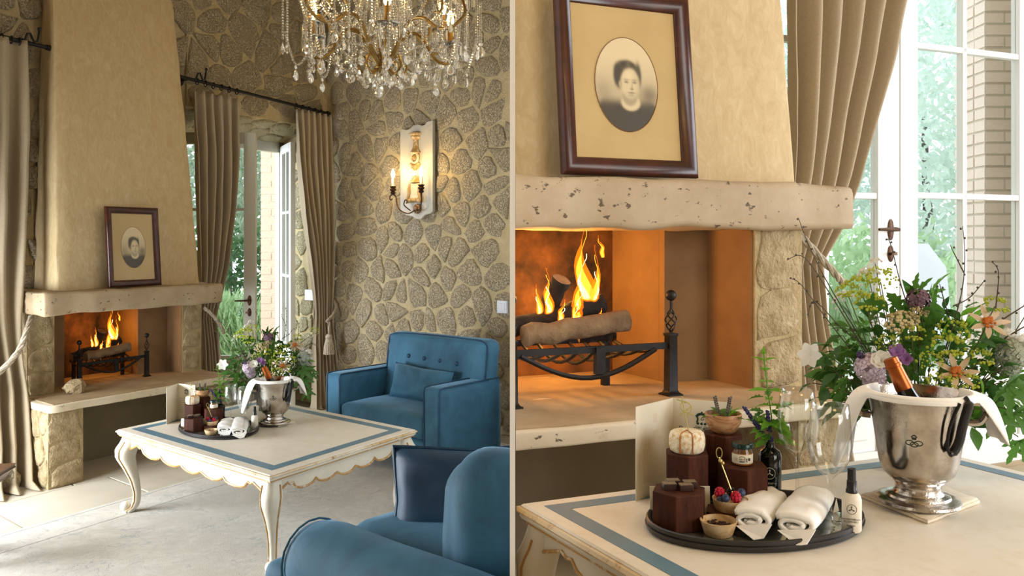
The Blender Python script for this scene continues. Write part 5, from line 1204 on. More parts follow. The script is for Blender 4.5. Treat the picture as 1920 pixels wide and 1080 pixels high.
for k in range(10):
    a = 2*pi*k/10+.2; strand([(.09*cos(a), .09*sin(a), .04), (.1*cos(a), .1*sin(a), .16), (.10*cos(a), .10*sin(a), .30), (.05*cos(a), .05*sin(a), .5)], .0068)
for k in range(6): inst('drop', drop_sm, cn, (.025*cos(k*pi/3), .025*sin(k*pi/3), -.035), (0, 0, k))

for k in range(38):      # hanging strands round the outer and middle rings
    a = 2*pi*k/38+.1; r = (.475, .36, .22)[k % 3]; z1 = (.34, .30, .26)[k % 3]+.03*sin(k*5); L = (.20, .17, .16)[k % 3]+.06*((k*7) % 5)/5
    p = lambda z: (r*cos(a), r*sin(a), z); strand([p(z1), p(z1-L*.5), p(z1-L)]); inst('drop' if k % 2 else 'pendeloque', drop_big if k % 2 else pen, cn, p(z1-L-.004), (0, 0, k))
for k in range(20):
    a = 2*pi*k/20+.3; p = lambda r, z: (r*cos(a), r*sin(a), z); strand([p(.30, .30), p(.22, .22), p(.14, .26), p(.09, .42)]); strand([p(.44, .42), p(.38, .30), p(.31, .30), p(.24, .46)])
# ================================================================ things on the two tables
def leafmesh(name, mat, kind, bend=.25):
    m = MB()
    if kind == 'oval':
        prof = [(0, .0), (.12, .10), (.3, .22), (.5, .27), (.7, .2), (.88, .09), (1, 0)]
    elif kind == 'lance':
        prof = [(0, .0), (.1, .06), (.3, .15), (.5, .16), (.75, .09), (1, 0)]
    else:
        prof = [(0, .0), (.1, .12), (.16, .07), (.3, .28), (.36, .16), (.52, .26), (.58, .14), (.74, .17), (.8, .08), (1, 0)]
    z = lambda t, y: -bend*t*t+abs(y)*.35
    c = [(t, 0, z(t, 0)) for t, _ in prof]; l = [(t, w_, z(t, w_)) for t, w_ in prof]; r = [(t, -w_, z(t, w_)) for t, w_ in prof]; n = len(prof)
    m.add(c+l+r, [(i, i+1, n+i+1, n+i) for i in range(n-1)]+[(i+1, i, 2*n+i, 2*n+i+1) for i in range(n-1)]); return meshof(m, name, mat)
def palmmesh(name, mat):
    m = MB()
    for k, (a, L) in enumerate(((-1.5, .55), (-.8, .85), (0, 1.0), (.8, .85), (1.5, .55))):
        ca, sa_ = cos(a), sin(a); T = lambda x, y, z: (.12+x*ca-y*sa_, x*sa_+y*ca, z)
        pts = [(0, .03), (.25, .09), (.33, .20), (.42, .11), (.6, .17), (.66, .08), (.82, .09), (1, 0)]
        up = [T(t*L, w_*L, -.3*t*t*L+w_*.3) for t, w_ in pts]; dn = [T(t*L, -w_*L, -.3*t*t*L+w_*.3) for t, w_ in pts]; c = [T(t*L, 0, -.3*t*t*L) for t, _ in pts]; n = len(pts)
        m.add(c+up+dn, [(i, i+1, n+i+1, n+i) for i in range(n-1)]+[(i+1, i, 2*n+i, 2*n+i+1) for i in range(n-1)])
    return meshof(m, name, mat)
LF = {k: leafmesh('leaf', m_, kd) for k, m_, kd in (('oval', 'leafdark', 'oval'), ('oval2', 'leaf', 'oval'), ('lance', 'leaflight', 'lance'), ('mint', 'leaflight', 'tooth'), ('tooth', 'leaf', 'tooth'), ('lanced', 'leafdark', 'lance'))}
PALM = palmmesh('leaf', 'leaf')
def aim(d, roll=0):
    d = Vector(d).normalized(); q = d.to_track_quat('X', 'Z'); return (q @ Matrix.Rotation(roll, 4, 'X').to_quaternion()).to_euler()
def spray(n, R, r, seed, mat, flat=.6):
    rnd = random.Random(seed); m = MB()
    for i in range(n):
        a, q = rnd.uniform(0, 2*pi), rnd.random()**.5; p = Vector((R*q*cos(a), R*q*sin(a), R*flat*(1-q*q)+rnd.uniform(-.25, .25)*R*flat))
        m.sphere(p, r*rnd.uniform(.7, 1.3), 5, 3)
    return meshof(m, 'blossom', mat)
def florets(n, R, s, seed, mat, full=False):
    rnd = random.Random(seed); m = MB()
    for i in range(n):
        zz = rnd.uniform(-.5 if not full else -1, 1); a = rnd.uniform(0, 2*pi); d = Vector((math.sqrt(1-zz*zz)*cos(a), math.sqrt(1-zz*zz)*sin(a), zz)); c = d*R*rnd.uniform(.9, 1.05)
        t = d.cross(Vector((.3, .5, .8))).normalized(); b = d.cross(t); ph = rnd.uniform(0, 2)
        for k in range(4):
            q = ph+k*pi/2; e = t*cos(q)+b*sin(q); f = t*cos(q+.6)+b*sin(q+.6); g = t*cos(q-.6)+b*sin(q-.6)
            m.add([c, c+f*s*.7+d*s*.1, c+e*s+d*s*.2, c+g*s*.7+d*s*.1], [(0, 1, 2, 3)])
    m.sphere((0, 0, 0), R*.6, 8, 6); return meshof(m, 'blossom', mat)
def petals(n, L, W, mat, cup=.3, rings=1):
    m = MB()
    for g in range(rings):
        sc = 1-.28*g; cp = cup+.45*g
        for k in range(n):
            a = 2*pi*(k+.5*g)/n; d = Vector((cos(a), sin(a), 0)); s = Vector((-sin(a), cos(a), 0)); up = Vector((0, 0, 1))
            row = []
            for t, w_ in ((0.02, .15), (.3, .8), (.6, 1), (.85, .6), (1, .08)):
                c = (d*cos(cp*(1-t*.8))*t+up*sin(cp)*t*(1-.25*t))*L*sc; row.append((c-s*W*w_*sc+up*W*.25*w_, c, c+s*W*w_*sc+up*W*.25*w_))
            vs_ = [p for r in row for p in r]; m.add(vs_, [(i*3+j, i*3+j+1, i*3+j+4, i*3+j+3) for i in range(4) for j in (0, 1)])
    return meshof(m, 'blossom', mat)
FLW = dict(lime=spray(46, 1, .10, 1, 'limeflower'), lime2=spray(60, 1, .075, 2, 'limeflower', .9), yarrow=spray(90, 1, .12, 3, 'yarrow', .45), allium=florets(90, .8, .3, 4, 'alliumc', True),
           hydr=florets(120, .8, .30, 5, 'petallilac'), hydrp=florets(110, .8, .3, 6, 'palegreenfl'), tan=florets(60, .8, .3, 7, 'petalwhite', True), thistle=florets(40, .75, .4, 8, 'thistle', True),
           rose=petals(7, 1, .55, 'petalwhite', .75, 4), clem=petals(6, 1, .36, 'petalwhite', .25), pea=petals(5, 1, .5, 'petalpurple', .6, 2), lily=petals(7, 1, .15, 'peach', .35), white=spray(30, 1, .13, 9, 'petalwhite', .8), disc=spray(26, 1, .35, 10, 'orange', .6))
def place_frame(px, py, z):
    p = onz(px, py, z); b = math.atan2(p.x, p.y); return p, -b
def bouquet(c, rz, k, label, wide, nleaf, small):
    root = thing('flower_arrangement', label, 'flowers', c, rz, None, k); rnd = random.Random(31)
    q = lambda px, py, dy=0: Vector(((px-1715)*.00122, dy, (py-876)*-.00122))   # local metres, flat front view of the arrangement
    m = MB()
    for i in range(4):
        z0 = .004+i*.032; w0 = .050+.011*i; d0 = .044+.006*i
        for a, b_, y0_, y1_ in ((-w0, w0, -d0-.008, -d0), (-w0, w0, d0, d0+.008), (-w0, -w0+.008, -d0, d0), (w0-.008, w0, -d0, d0)):
            mm = MB(); mm.box(a, b_, y0_, y1_, z0, z0+.030); mm.obj('crate_slat', 'crate', root, smooth=False, bevel=.0015, seg=1)
    MB().box(-.04, .04, -.04, .04, .002, .11).obj('foam_block', 'leafdark', root, smooth=False)
    stems = MB(); base = Vector((0, 0, .11))
    def stem(p, r=.0012):
        b = Vector((max(-.07, min(.07, p.x*.25)), p.y*.3, .10)); mid = (b+p)/2+Vector((p.x*.08, 0, .03)); stems.tube(smoothpath([b, mid, p], 5), r, 5)
    F_ = [('allium', 1715, 552, -.03, .030), ('yarrow', 1686, 592, -.06, .036), ('yarrow', 1716, 573, -.05, .020), ('hydr', 1634, 676, -.09, .038), ('hydr', 1642, 702, -.08, .030), ('rose', 1655, 662, -.11, .024), ('pea', 1680, 645, -.10, .020), ('pea', 1694, 658, -.1, .017),
          ('thistle', 1619, 650, -.11, .011), ('lily', 1828, 590, -.05, .045), ('lily', 1776, 676, -.10, .045), ('clem', 1526, 663, -.05, .032), ('hydrp', 1868, 642, -.03, .040), ('hydrp', 1862, 668, .0, .03), ('tan', 1887, 622, -.04, .023), ('tan', 1862, 612, -.02, .020),
          ('white', 1583, 560, .03, .03), ('white', 1628, 512, .0, .03), ('white', 1640, 486, .0, .018), ('lime', 1616, 532, -.04, .045), ('lime2', 1650, 520, -.02, .04), ('lime', 1632, 560, -.06, .035), ('lime', 1760, 632, -.09, .04), ('lime2', 1750, 700, -.12, .036), ('lime', 1790, 690, -.1, .03),
          ('lime', 1704, 612, -.08, .03), ('lime2', 1770, 610, -.06, .04), ('lime', 1815, 650, -.08, .028), ('lime2', 1735, 660, -.1, .03), ('lime2', 1665, 632, -.08, .026), ('lime', 1590, 540, -.02, .03), ('lime2', 1912, 535, .0, .03), ('lime', 1840, 560, -.02, .03)]
    for kind, px, py, dy, r in F_:
        p = q(px, py, dy); stem(p); d = Vector((p.x*1.2, -.75 if kind not in ('lime', 'lime2', 'yarrow', 'white') else -.35, .55 if kind != 'clem' else .2))
        e = d.to_track_quat('Z', 'Y').to_euler(); inst('blossom', FLW[kind], root, p, e, r)
        if kind == 'lily': inst('blossom_centre', FLW['disc'], root, p+d.normalized()*.006, e, r*.27)
    # foliage: leaf after leaf
    if small: fm = MB()
    for i in range(nleaf):
        a = rnd.uniform(0, 2*pi); rr = rnd.uniform(.15, 1)**.6; x = .20*rr*cos(a)*wide; z = .245+.155*rr*sin(a); y = rnd.uniform(-.09, .1)*(1.1-rr*.5)
        if z < .12 and abs(x) < .09: z = .13
        d = Vector((x*3+rnd.gauss(0, .35), rnd.gauss(-.3, .5), (z-.19)*2.5+rnd.gauss(.05, .35))); L = rnd.uniform(.035, .062)*(1.15 if rr > .6 else .9)
        key = rnd.choice(('oval', 'oval', 'oval2', 'tooth', 'tooth', 'lanced', 'lance' if x > 0 else 'oval2'))
        inst('leaf', LF[key], root, (x, y, z), aim(d, rnd.uniform(-.8, .8)), L)
        if i % 6 == 0: stem(Vector((x, y, z)), .001)
    fm = MB()
    for i in range(1100):
        a = rnd.uniform(0, 2*pi); rr = rnd.random()**.6; p = Vector((.19*rr*cos(a)*wide, rnd.uniform(-.06, .1)*(1.1-rr*.5), .235+.135*rr*sin(a))); d = Vector((rnd.gauss(0, 1)+p.x*4, rnd.gauss(-.2, 1), rnd.gauss(.3, 1))).normalized(); w_ = d.cross(Vector((rnd.gauss(0, 1), rnd.gauss(0, 1), rnd.gauss(0, 1)))).normalized(); L = rnd.uniform(.014, .03)
        fm.add([p, p+d*L*.45+w_*L*.26, p+d*L, p+d*L*.45-w_*L*.26], [(0, 1, 2, 3)])
    fm.obj('small_foliage', 'leaf', root, smooth=False, fix=False, kind='stuff')
    # big lobed leaves hanging right, and the pointed pair on top; ivy hanging at left
    for px, py, dy, dx_, dz_, L in ((1850, 690, -.06, 1, -.75, .085), (1862, 740, -.05, .8, -1.0, .075), (1876, 790, -.03, .45, -1.2, .07), (1835, 745, -.08, .5, -1, .06), (1880, 700, -.02, 1, -.2, .06), (1900, 720, -.02, .9, -.8, .05), (1712, 548, .0, -.1, 1, .06), (1735, 550, .02, .35, 1, .065), (1600, 700, -.08, -.8, -.5, .06), (1585, 725, -.08, -.6, -.9, .06), (1615, 735, -.1, -.3, -1, .055)):
        p = q(px, py, dy); inst('leaf', PALM, root, p, aim((dx_, -.35, dz_), .9), L); stem(p)
    for px, py in ((1545, 695), (1560, 720), (1540, 740), (1553, 762), (1575, 690), (1590, 745), (1575, 770), (1600, 770), (1560, 660), (1580, 640), (1530, 715), (1570, 745)):
        p = q(px, py, rnd.uniform(-.1, -.02)); inst('leaf', LF['oval'], root, p, aim((-.5+rnd.gauss(0, .4), -.5, -.4), rnd.uniform(-.5, .5)), rnd.uniform(.036, .05)); stem(p, .0012)
    for blade in ((1700, 700, 1738, 520), (1720, 690, 1748, 510), (1690, 700, 1690, 560)):
        a, b = q(blade[0], blade[1], -.05), q(blade[2], blade[3], -.02); m = MB(); m.add([a-Vector((.007, 0, 0)), a+Vector((.007, 0, 0)), (a+b)/2+Vector((.011, .01, 0)), b, (a+b)/2-Vector((.009, -.01, 0))], [(0, 1, 2, 3, 4)]); m.obj('leaf', 'leaf', root, smooth=False)
    # bare twigs with buds
    tw = MB()
    for pts in (((1650, 690), (1560, 530), (1522, 450), (1500, 396)), ((1640, 680), (1570, 560), (1515, 475), (1480, 480)), ((1630, 690), (1560, 600), (1510, 530), (1488, 516)), ((1760, 640), (1785, 540), (1792, 470), (1788, 415)), ((1772, 560), (1800, 545), (1825, 512)), ((1790, 500), (1768, 450)), ((1720, 620), (1690, 540), (1668, 450), (1660, 438)), ((1830, 600), (1880, 560), (1915, 540), (1925, 545)), ((1850, 620), (1900, 585), (1930, 600)), ((1620, 640), (1580, 610), (1530, 560), (1520, 590)), ((1770, 600), (1755, 540), (1750, 520)), ((1840, 570), (1845, 500), (1835, 480))):
        P3 = smoothpath([q(a, b, -.03+.02*rnd.uniform(-1, 1)) for a, b in pts], 6); tw.tube(P3, [.0017-.001*i/len(P3) for i in range(len(P3))], 5)
        for p in P3[3::2]: tw.sphere(p+Vector((rnd.uniform(-1, 1), 0, rnd.uniform(-1, 1)))*.005, .0028, 5, 4)
    tw.obj('twig', 'twig', root, kind='stuff'); stems.obj('stem', 'stem', root, kind='stuff'); return root

def hexblock(name, lab, px, py, z, R, h, rot, tags):
    p, b = place_frame(px, py, z); o = thing(name, lab, 'stand', p, b+rot, tags)
    m = MB(); pts = [(R*cos(pi/6+k*pi/3), R*sin(pi/6+k*pi/3)) for k in range(6)]; m.prism(pts, 0, h); m.obj('block', 'hex', o, smooth=False, bevel=.002); return p, b
def tray_setting(tz, k, W, px, small):
    # tz: table top height; k: size; W: words naming the setting; px: where each thing stands
    tl = W
    # oval tray spanned by an image-level axis and a depth axis
    (cx_, cy_, half, zb_, zf_) = px['tray']; hz = .02*k; C = onz(cx_, cy_, tz+hz); Zb, Zf = FP*(HC-tz-hz)/(zb_-CY), FP*(HC-tz-hz)/(zf_-CY)
    Zc = (Zb+Zf)/2; kx = (cx_-CX)/FP; C = Vector((kx*Zc, Zc, tz)); A_ = Vector((half/FP*Zc, 0, 0)); B_ = Vector((kx, 1, 0))*(Zb-Zf)/2
    tr = thing('tray', 'black oval wooden tray holding sweets, glasses and towels, %s' % tl, 'tray', C)
    m = MB(); rings = []
    for s, z in ((.2, .003), (.9, .003), (.955, .0), (.985, .003), (1.0, .010), (1.0, .012), (.985, .0125), (.99, .016), (.99, .0205), (.975, .022), (.955, .0205), (.94, .012), (.925, .008), (.3, .008)):
        rings.append([A_*s*cos(q)+B_*s*sin(q)+Vector((0, 0, z*k)) for q in (2*pi*i/64 for i in range(64))])
    m.loft(rings); m.obj('dish', 'slate', tr, angle=35)
    m = MB(); m.add([A_*.92*cos(q)+B_*.92*sin(q)+Vector((0, 0, .0086*k)) for q in (2*pi*i/48 for i in range(48))], [tuple(range(48))]); m.obj('mirror_inlay', simple('tray_mirror', '#b9bdb4', .05, .85), tr, smooth=False)
    ts = tz+.009*k
    S = lambda v_: v_*k
    G_ = 'hexagonal dark wood stands on the tray, '+tl
    p1, b1 = hexblock('hexagonal_stand', 'dark hexagonal block carrying four chocolates, %s' % tl, *px['hex1'], ts, S(.052), S(.066), px['rot'][0], None)
    p2, b2 = hexblock('hexagonal_stand', 'dark hexagonal block under the small white cheese, %s' % tl, *px['hex2'], ts, S(.046), S(.104), px['rot'][1], None)
    p3, b3 = hexblock('hexagonal_stand', 'tallest dark hexagonal block, under the wooden herb bowl, %s' % tl, *px['hex3'], ts, S(.042), S(.130), px['rot'][2], None)
    p4, b4 = hexblock('hexagonal_stand', 'dark hexagonal block under the little honey jar, %s' % tl, *px['hex4'], ts, S(.050), S(.085), px['rot'][3], None)
    p5, b5 = hexblock('hexagonal_stand', 'lowest dark hexagonal block, under the berry bowl, %s' % tl, *px['hex5'], ts, S(.048), S(.024), px['rot'][4], None)
    # chocolates
    for i, (dx, dy, nm) in enumerate(((-.017, -.006, 'front left'), (.012, -.008, 'front right'), (-.011, .018, 'back left'), (.019, .014, 'back right'))):
        o = thing('chocolate', '%s of the four square chocolates on the hexagonal block, %s' % (nm, tl), 'chocolate', p1+Matrix.Rotation(b1, 3, 'Z') @ Vector((S(dx), S(dy), S(.066))), b1+.25, 'chocolates on the block, '+tl)
        MB().box(-S(.0125), S(.0125), -S(.009), S(.009), 0, S(.0115)).obj('body', 'choc', o, smooth=False, bevel=S(.0012)); MB().box(-S(.0115), S(.0115), -S(.008), S(.008), S(.0115), S(.0123)).obj('glaze', 'choctop', o, smooth=False)
    # cheese with bands and knotted pick
    c = thing('cheese', 'small white rind cheese with knotted bamboo pick, %s' % tl, 'cheese', p2+Vector((0, 0, S(.104))), b2)
    pr = [(.001, 0), (.028, 0), (.033, .004), (.0355, .015), (.0355, .028), (.033, .038), (.028, .0415), (.001, .042)]
    MB().lathe([(S(r), S(z)) for r, z in pr], n=36).obj('rind', 'cheese', c, angle=60)
    for a in (-1.95, -1.25):
        m = MB(); m.tube([(S(.0362)*cos(a), S(.0362)*sin(a), S(.003)), (S(.0362)*cos(a), S(.0362)*sin(a), S(.036)), (S(.027)*cos(a), S(.027)*sin(a), S(.0425)), (0, 0, S(.0428))], S(.0011), 5); m.obj('band', 'honey', c)
    def pick(parent, base, tip, nm, mat):
        base, tip = Vector(base), Vector(tip); d = tip-base; m = MB(); m.tube([base, base+d*.5, tip], S(.0013), 6)
        if mat == 'bamboo':
            m.tube(smoothpath([base+d*.48, base+d*.62+Vector((S(.012), 0, 0)), base+d*.78+Vector((S(.014), 0, 0)), base+d*.84+Vector((0, 0, S(.002))), base+d*.66-Vector((S(.006), 0, 0)), base+d*.5+Vector((S(.016), 0, 0))], 5), S(.0011), 5); m.tube([base+d*.55-Vector((S(.010), 0, S(.004))), base+d*.66+Vector((S(.014), 0, S(.006)))], S(.0012), 5); m.tube([tip+Vector((-S(.010), 0, -S(.006))), tip+Vector((S(.008), 0, -S(.012)))], S(.0012), 5)
        else:
            m.sphere(tip-d*.10, S(.0042), 8, 6); m.sphere(tip-d*.16+Vector((S(.003), 0, 0)), S(.0035), 8, 6); t = tip+Vector((0, 0, S(.008))); m.tube([t+Vector((S(.0055)*cos(q), 0, S(.010)*sin(q))) for q in (2*pi*i/14 for i in range(14))], S(.001), 5, loop=True)
        return m.obj(nm, mat, parent)
    pick(c, (S(.004), 0, S(.036)), (S(-.010), S(.004), S(.108)), 'bamboo_pick', 'bamboo')
    # herb bowl
    def bowl(nm, lab, p, b, prof, mat, fillr, fillz, fillmat=None):
        o = thing(nm, lab, 'bowl', p, b); MB().lathe([(S(r), S(z)) for r, z in prof], n=32).obj('shell', mat, o, angle=50)
        return o
    hb = bowl('wooden_bowl', 'striped olive wood bowl of green leaves on the tallest block, %s' % tl, p3+Vector((0, 0, S(.130))), b3, [(.001, 0), (.020, 0), (.027, .006), (.036, .022), (.0375, .036), (.0365, .040), (.034, .037), (.0325, .022), (.024, .010), (.001, .008)], 'olive', .03, .03)
    rnd = random.Random(9)
    for i in range(11):
        a = rnd.uniform(0, 2*pi); r = rnd.uniform(.004, .02); inst('leaf', LF['oval2' if i % 2 else 'lance'], hb, (S(r*cos(a)), S(r*sin(a)), S(.031)), aim((cos(a+.6), sin(a+.6)-.3, rnd.uniform(.3, 1.0)), rnd.uniform(-1, 1)), S(rnd.uniform(.028, .038)))
    for i, x in enumerate((-.008, .006)):
        m = MB(); a_, b_ = Vector((S(x), 0, S(.03))), Vector((S(x*2.2), S(.004), S(.072)))
        for j in range(22): t = j/21; q = j*2.1; m.sphere(a_+(b_-a_)*(.25+.75*t)+Vector((S(.0028)*cos(q), S(.0028)*sin(q), 0)), S(.0024), 5, 4)
        m.tube([a_, b_], S(.0009), 5); m.obj('lavender_sprig', 'lavdry', hb)
    # honey jar
    jp = p4+Vector((0, 0, S(.085))); j = thing('honey_jar', 'tiny honey jar with dark green lid and white label, %s' % tl, 'jar', jp, b4)
    MB().lathe([(S(r), S(z)) for r, z in ((.001, .001), (.0185, .001), (.0195, .003), (.0195, .026), (.017, .030), (.017, .034), (.0185, .034))][:-1], n=28).obj('glass_body', 'jarglass', j)
    MB().lathe([(S(r), S(z)) for r, z in ((.001, .002), (.018, .002), (.0182, .024), (.001, .024))], n=24).obj('honey', 'honey', j)
    MB().lathe([(S(r), S(z)) for r, z in ((.0199, .005), (.02, .0052), (.02, .0225), (.0199, .0228))], n=28, cap0=False, cap1=False).obj('label', 'paper', j)
    MB().lathe([(S(r), S(z)) for r, z in ((.019, .0325), (.0208, .0335), (.021, .041), (.0195, .043), (.001, .0425))], n=28, cap0=False).obj('lid', 'lid', j)
    if not small:
        m = MB()
        def onlab(x, z): a = -pi/2+x/.0201; return (S(.0203)*cos(a), S(.0203)*sin(a), S(z))
        def strip(x0, x1, z0, z1, n=6): m.add([onlab(x0+(x1-x0)*i/n, z) for z in (z0, z1) for i in range(n+1)], [(i, i+1, n+2+i, n+1+i) for i in range(n)])
        strip(-.0055, .0045, .0085, .0105); strip(-.0055, .0045, .0115, .0118); strip(.0115, .0165, .011, .0165); strip(-.0155, -.009, .0155, .0158); strip(-.0155, -.009, .0135, .0138); strip(-.0155, -.009, .0115, .0118)
        for x in (-.005, -.002, .001, .004): strip(x-.0006, x+.0006, .0125, .0155, 2)
        for i in range(9): a = pi*i/9; x = -.0005+.0055*cos(a); strip(x-.0007, x+.0007, .0158+.003*sin(a), .0165+.0035*sin(a), 2)
        strip(.006, .0098, .0085, .0092); strip(.006, .0098, .0105, .0125); strip(.006, .0098, .014, .0155); m.obj('label_print', 'ink', j, smooth=False, fix=False)
    # berry bowl and berries (each a thing)
    bp = p5+Vector((0, 0, S(.024))); bb = bowl('wooden_bowl', 'shallow pale wood bowl heaped with berries, %s' % tl, bp, b5, [(.001, 0), (.027, 0), (.029, .004), (.0325, .019), (.0328, .021), (.030, .020), (.0265, .006), (.001, .005)], 'olivepale', 0, 0)
    R5 = Matrix.Rotation(b5, 3, 'Z')
    def berry(nm, lab, mat, dx, dy, dz, r):
        o = thing(nm, lab, 'berry', bp+R5 @ Vector((S(dx), S(dy), S(dz))), b5); m = MB()
        if nm == 'raspberry' or nm == 'blackberry':
            for t in range(5):
                th_ = pi*(t+.7)/5.4; n = max(4, int(9*sin(th_)))
                for q in range(n): a = 2*pi*q/n+t; m.sphere((S(r)*.78*sin(th_)*cos(a), S(r)*.78*sin(th_)*sin(a), S(r)*.9*cos(th_)), S(r)*.34, 6, 4)
            m.sphere((0, 0, 0), S(r)*.8, 8, 6)
        else:
            m.sphere((0, 0, 0), S(r), 12, 9)
            for q in range(5): a = 2*pi*q/5; m.sphere((S(r)*.28*cos(a), -S(r)*.8, S(r)*.5+S(r)*.28*sin(a)), S(r)*.12, 5, 3)
        m.obj('fruit', mat, o); return o
    berry('raspberry', 'red raspberry at the left of the berry bowl, %s' % tl, 'rasp', -.019, -.004, .030, .0095); berry('raspberry', 'red raspberry at the front right of the berry bowl, %s' % tl, 'rasp', .010, -.013, .027, .0095)
    berry('blueberry', 'blueberry at the front centre of the berry bowl, %s' % tl, 'blueb', -.008, -.017, .025, .0078); berry('blueberry', 'blueberry at the right of the berry bowl, %s' % tl, 'blueb', .020, .004, .031, .0082)
    berry('blackberry', 'blackberry at the back of the berry bowl, %s' % tl, 'blackb', .002, .006, .030, .0085); berry('blueberry', 'blueberry sunk at the left front of the berry bowl, %s' % tl, 'blueb', -.018, -.013, .020, .0068); berry('blueberry', 'blueberry at the back right of the berry bowl, %s' % tl, 'blueb', .008, .016, .022, .0075)
    pk = thing('cocktail_pick', 'pale gold knotted pick stuck into the berries, %s' % tl, 'pick', bp, b5); pick(pk, (S(.004), S(.0), S(.03)), (S(-.020), S(.012), S(.092)), 'shaft', 'goldpick')
    # cocoa nib cup
    p6, b6 = place_frame(*px['cup'], ts); cu = bowl('wooden_cup', 'small pale wooden cup of cocoa nibs at the tray front, %s' % tl, p6, b6, [(.001, 0), (.023, 0), (.0255, .003), (.0325, .025), (.0325, .0262), (.0305, .0262), (.026, .013), (.001, .012)], 'olivepale', 0, 0)
    m = MB(); rnd = random.Random(4)
    for i in range(70): a, r = rnd.uniform(0, 2*pi), .021*rnd.random()**.5; m.sphere((S(r*cos(a)), S(r*sin(a)), S(.016+.004*rnd.random())), (S(.003), S(.0018), S(.0016)), 5, 3, jit=.4, seed=i)
    m.lathe([(S(.026), S(.0135)), (.0005, S(.0175))], n=16, cap1=False, cap0=False); m.obj('cocoa_nibs', 'nibs', cu, kind='stuff')
    # greeting card
    (lx, ly, lt), (kx_, kt), (rx, rt) = px['card']; A0 = onz(lx, ly, tz); hcard = (ly-lt)/FP*A0.y
    B0 = P(kx_, CY, FP*(HC-tz-hcard)/(kt-CY)); C0 = P(rx, CY, FP*(HC-tz-hcard)/(rt-CY)); B0.z = C0.z = A0.z = tz
    cd_ = thing('greeting_card', 'folded cream greeting card standing open behind the blocks, %s' % tl, 'card', A0)
    up = Vector((0, 0, hcard))
    for nm, a, b in (('left_panel', A0, B0), ('right_panel', B0, C0)):
        n = (b-a).cross(up).normalized()*.0006; m = MB(); m.loft([[a-n, b-n, b-n+up, a-n+up], [a+n, b+n, b+n+up, a+n+up]]); m.obj('panel', 'paper', cd_, smooth=False, world=True)
    du = (C0-B0).normalized(); wR = (C0-B0).length; nn = du.cross(Vector((0, 0, 1))).normalized(); rotz = math.atan2(du.y, du.x)
    def on(x, z, e=.0011): return B0+du*x+Vector((0, 0, z))+nn*e-A0
    ex, ez = wR*.52, hcard*.80; m = MB(); es = hcard*.095
    m2 = MB()
    for i in range(7): t = i/6; a = pi*(.12+.76*t); m2.sphere(on(ex+es*.62*cos(a), ez+es*.42*sin(a)+es*.1), (es*.20, .0004, es*.17), 8, 5)
    for sx2 in (-1, 1): m2.tube([on(ex+sx2*es*.62, ez+es*.3), on(ex+sx2*es*.5, ez-es*.1), on(ex+sx2*es*.6, ez-es*.5)], es*.1, 6); m2.sphere(on(ex+sx2*es*.42, ez-es*.62), (es*.24, .0004, es*.13), 8, 5)
    m2.sphere(on(ex, ez+es*.66), (es*.14, .0004, es*.14), 8, 5); m2.sphere(on(ex, ez-es*.62), (es*.2, .0004, es*.16), 8, 5); m2.obj('crest', 'inkgreen', cd_)
    text('G', cd_, on(ex, ez-es*.22), (pi/2, 0, rotz), es*.6, 'inkgreen', shear=.3)
    if not small:
        text('Casa  Gen', cd_, on(ex, ez-es*1.15), (pi/2, 0, rotz), hcard*.038, 'ink', shear=.35); text('Dear  Mr. Bartholomew', cd_, on(wR*.10, hcard*.655), (pi/2, 0, rotz), hcard*.062, 'ink', shear=.2, align='LEFT')
    for i in range(8):
        z = hcard*(.60-.055*i); ww = wR*(.80 if i % 4 != 3 else .45)
        m = MB(); m.add([on(wR*.10, z), on(wR*.10+ww, z), on(wR*.10+ww, z+.0012*k), on(wR*.10, z+.0012*k)], [(0, 1, 2, 3)]); m.obj('text_line', 'ink', cd_, smooth=False)
    if not small:   # faint printed facade on the left panel
        dl = (B0-A0).normalized(); wl = (B0-A0).length; nl = dl.cross(Vector((0, 0, 1))).normalized(); m = MB()
        def q_(x0, x1, z0, z1): m.add([dl*(wl*x)+Vector((0, 0, hcard*z))+nl*.0009 for x, z in ((x0, z0), (x1, z0), (x1, z1), (x0, z1))], [(0, 1, 2, 3)])
        q_(.18, .82, .16, .52); q_(.30, .70, .52, .62); q_(.42, .58, .62, .70); q_(.45, .55, .78, .88); q_(.22, .28, .54, .58); q_(.72, .78, .54, .58); m.obj('faint_print', 'printghost', cd_, smooth=False, fix=False)
    # small white card behind the chocolate block
    a = onz(px['note'][0], px['note'][1], ts); b = onz(px['note'][2], px['note'][1], ts); h = px['note'][3]/FP*a.y
    nt = thing('note_card', 'small blank white card behind the chocolate block, %s' % tl, 'card', a); d = (b-a); n = Vector((0, .0006, 0)); up2 = Vector((0, .006, h))
    m = MB(); m.loft([[-n, d-n, d-n+up2, up2-n], [n, d+n, d+n+up2, up2+n]]); m.obj('sheet', 'paper', nt, smooth=False)
    # dark herb bottle
    p7, b7 = place_frame(*px['bottle'], ts); hbm = thing('herb_bottle', 'black glass bottle used as vase for mint and lavender, %s' % tl, 'bottle', p7, b7)
    MB().lathe([(S(r), S(z)) for r, z in ((.001, 0), (.0225, 0), (.0238, .003), (.0238, .076), (.021, .085), (.012, .091), (.0095, .095), (.0095, .104), (.0075, .104), (.0075, .09), (.001, .088))], n=28).obj('body', 'blackglass', hbm)
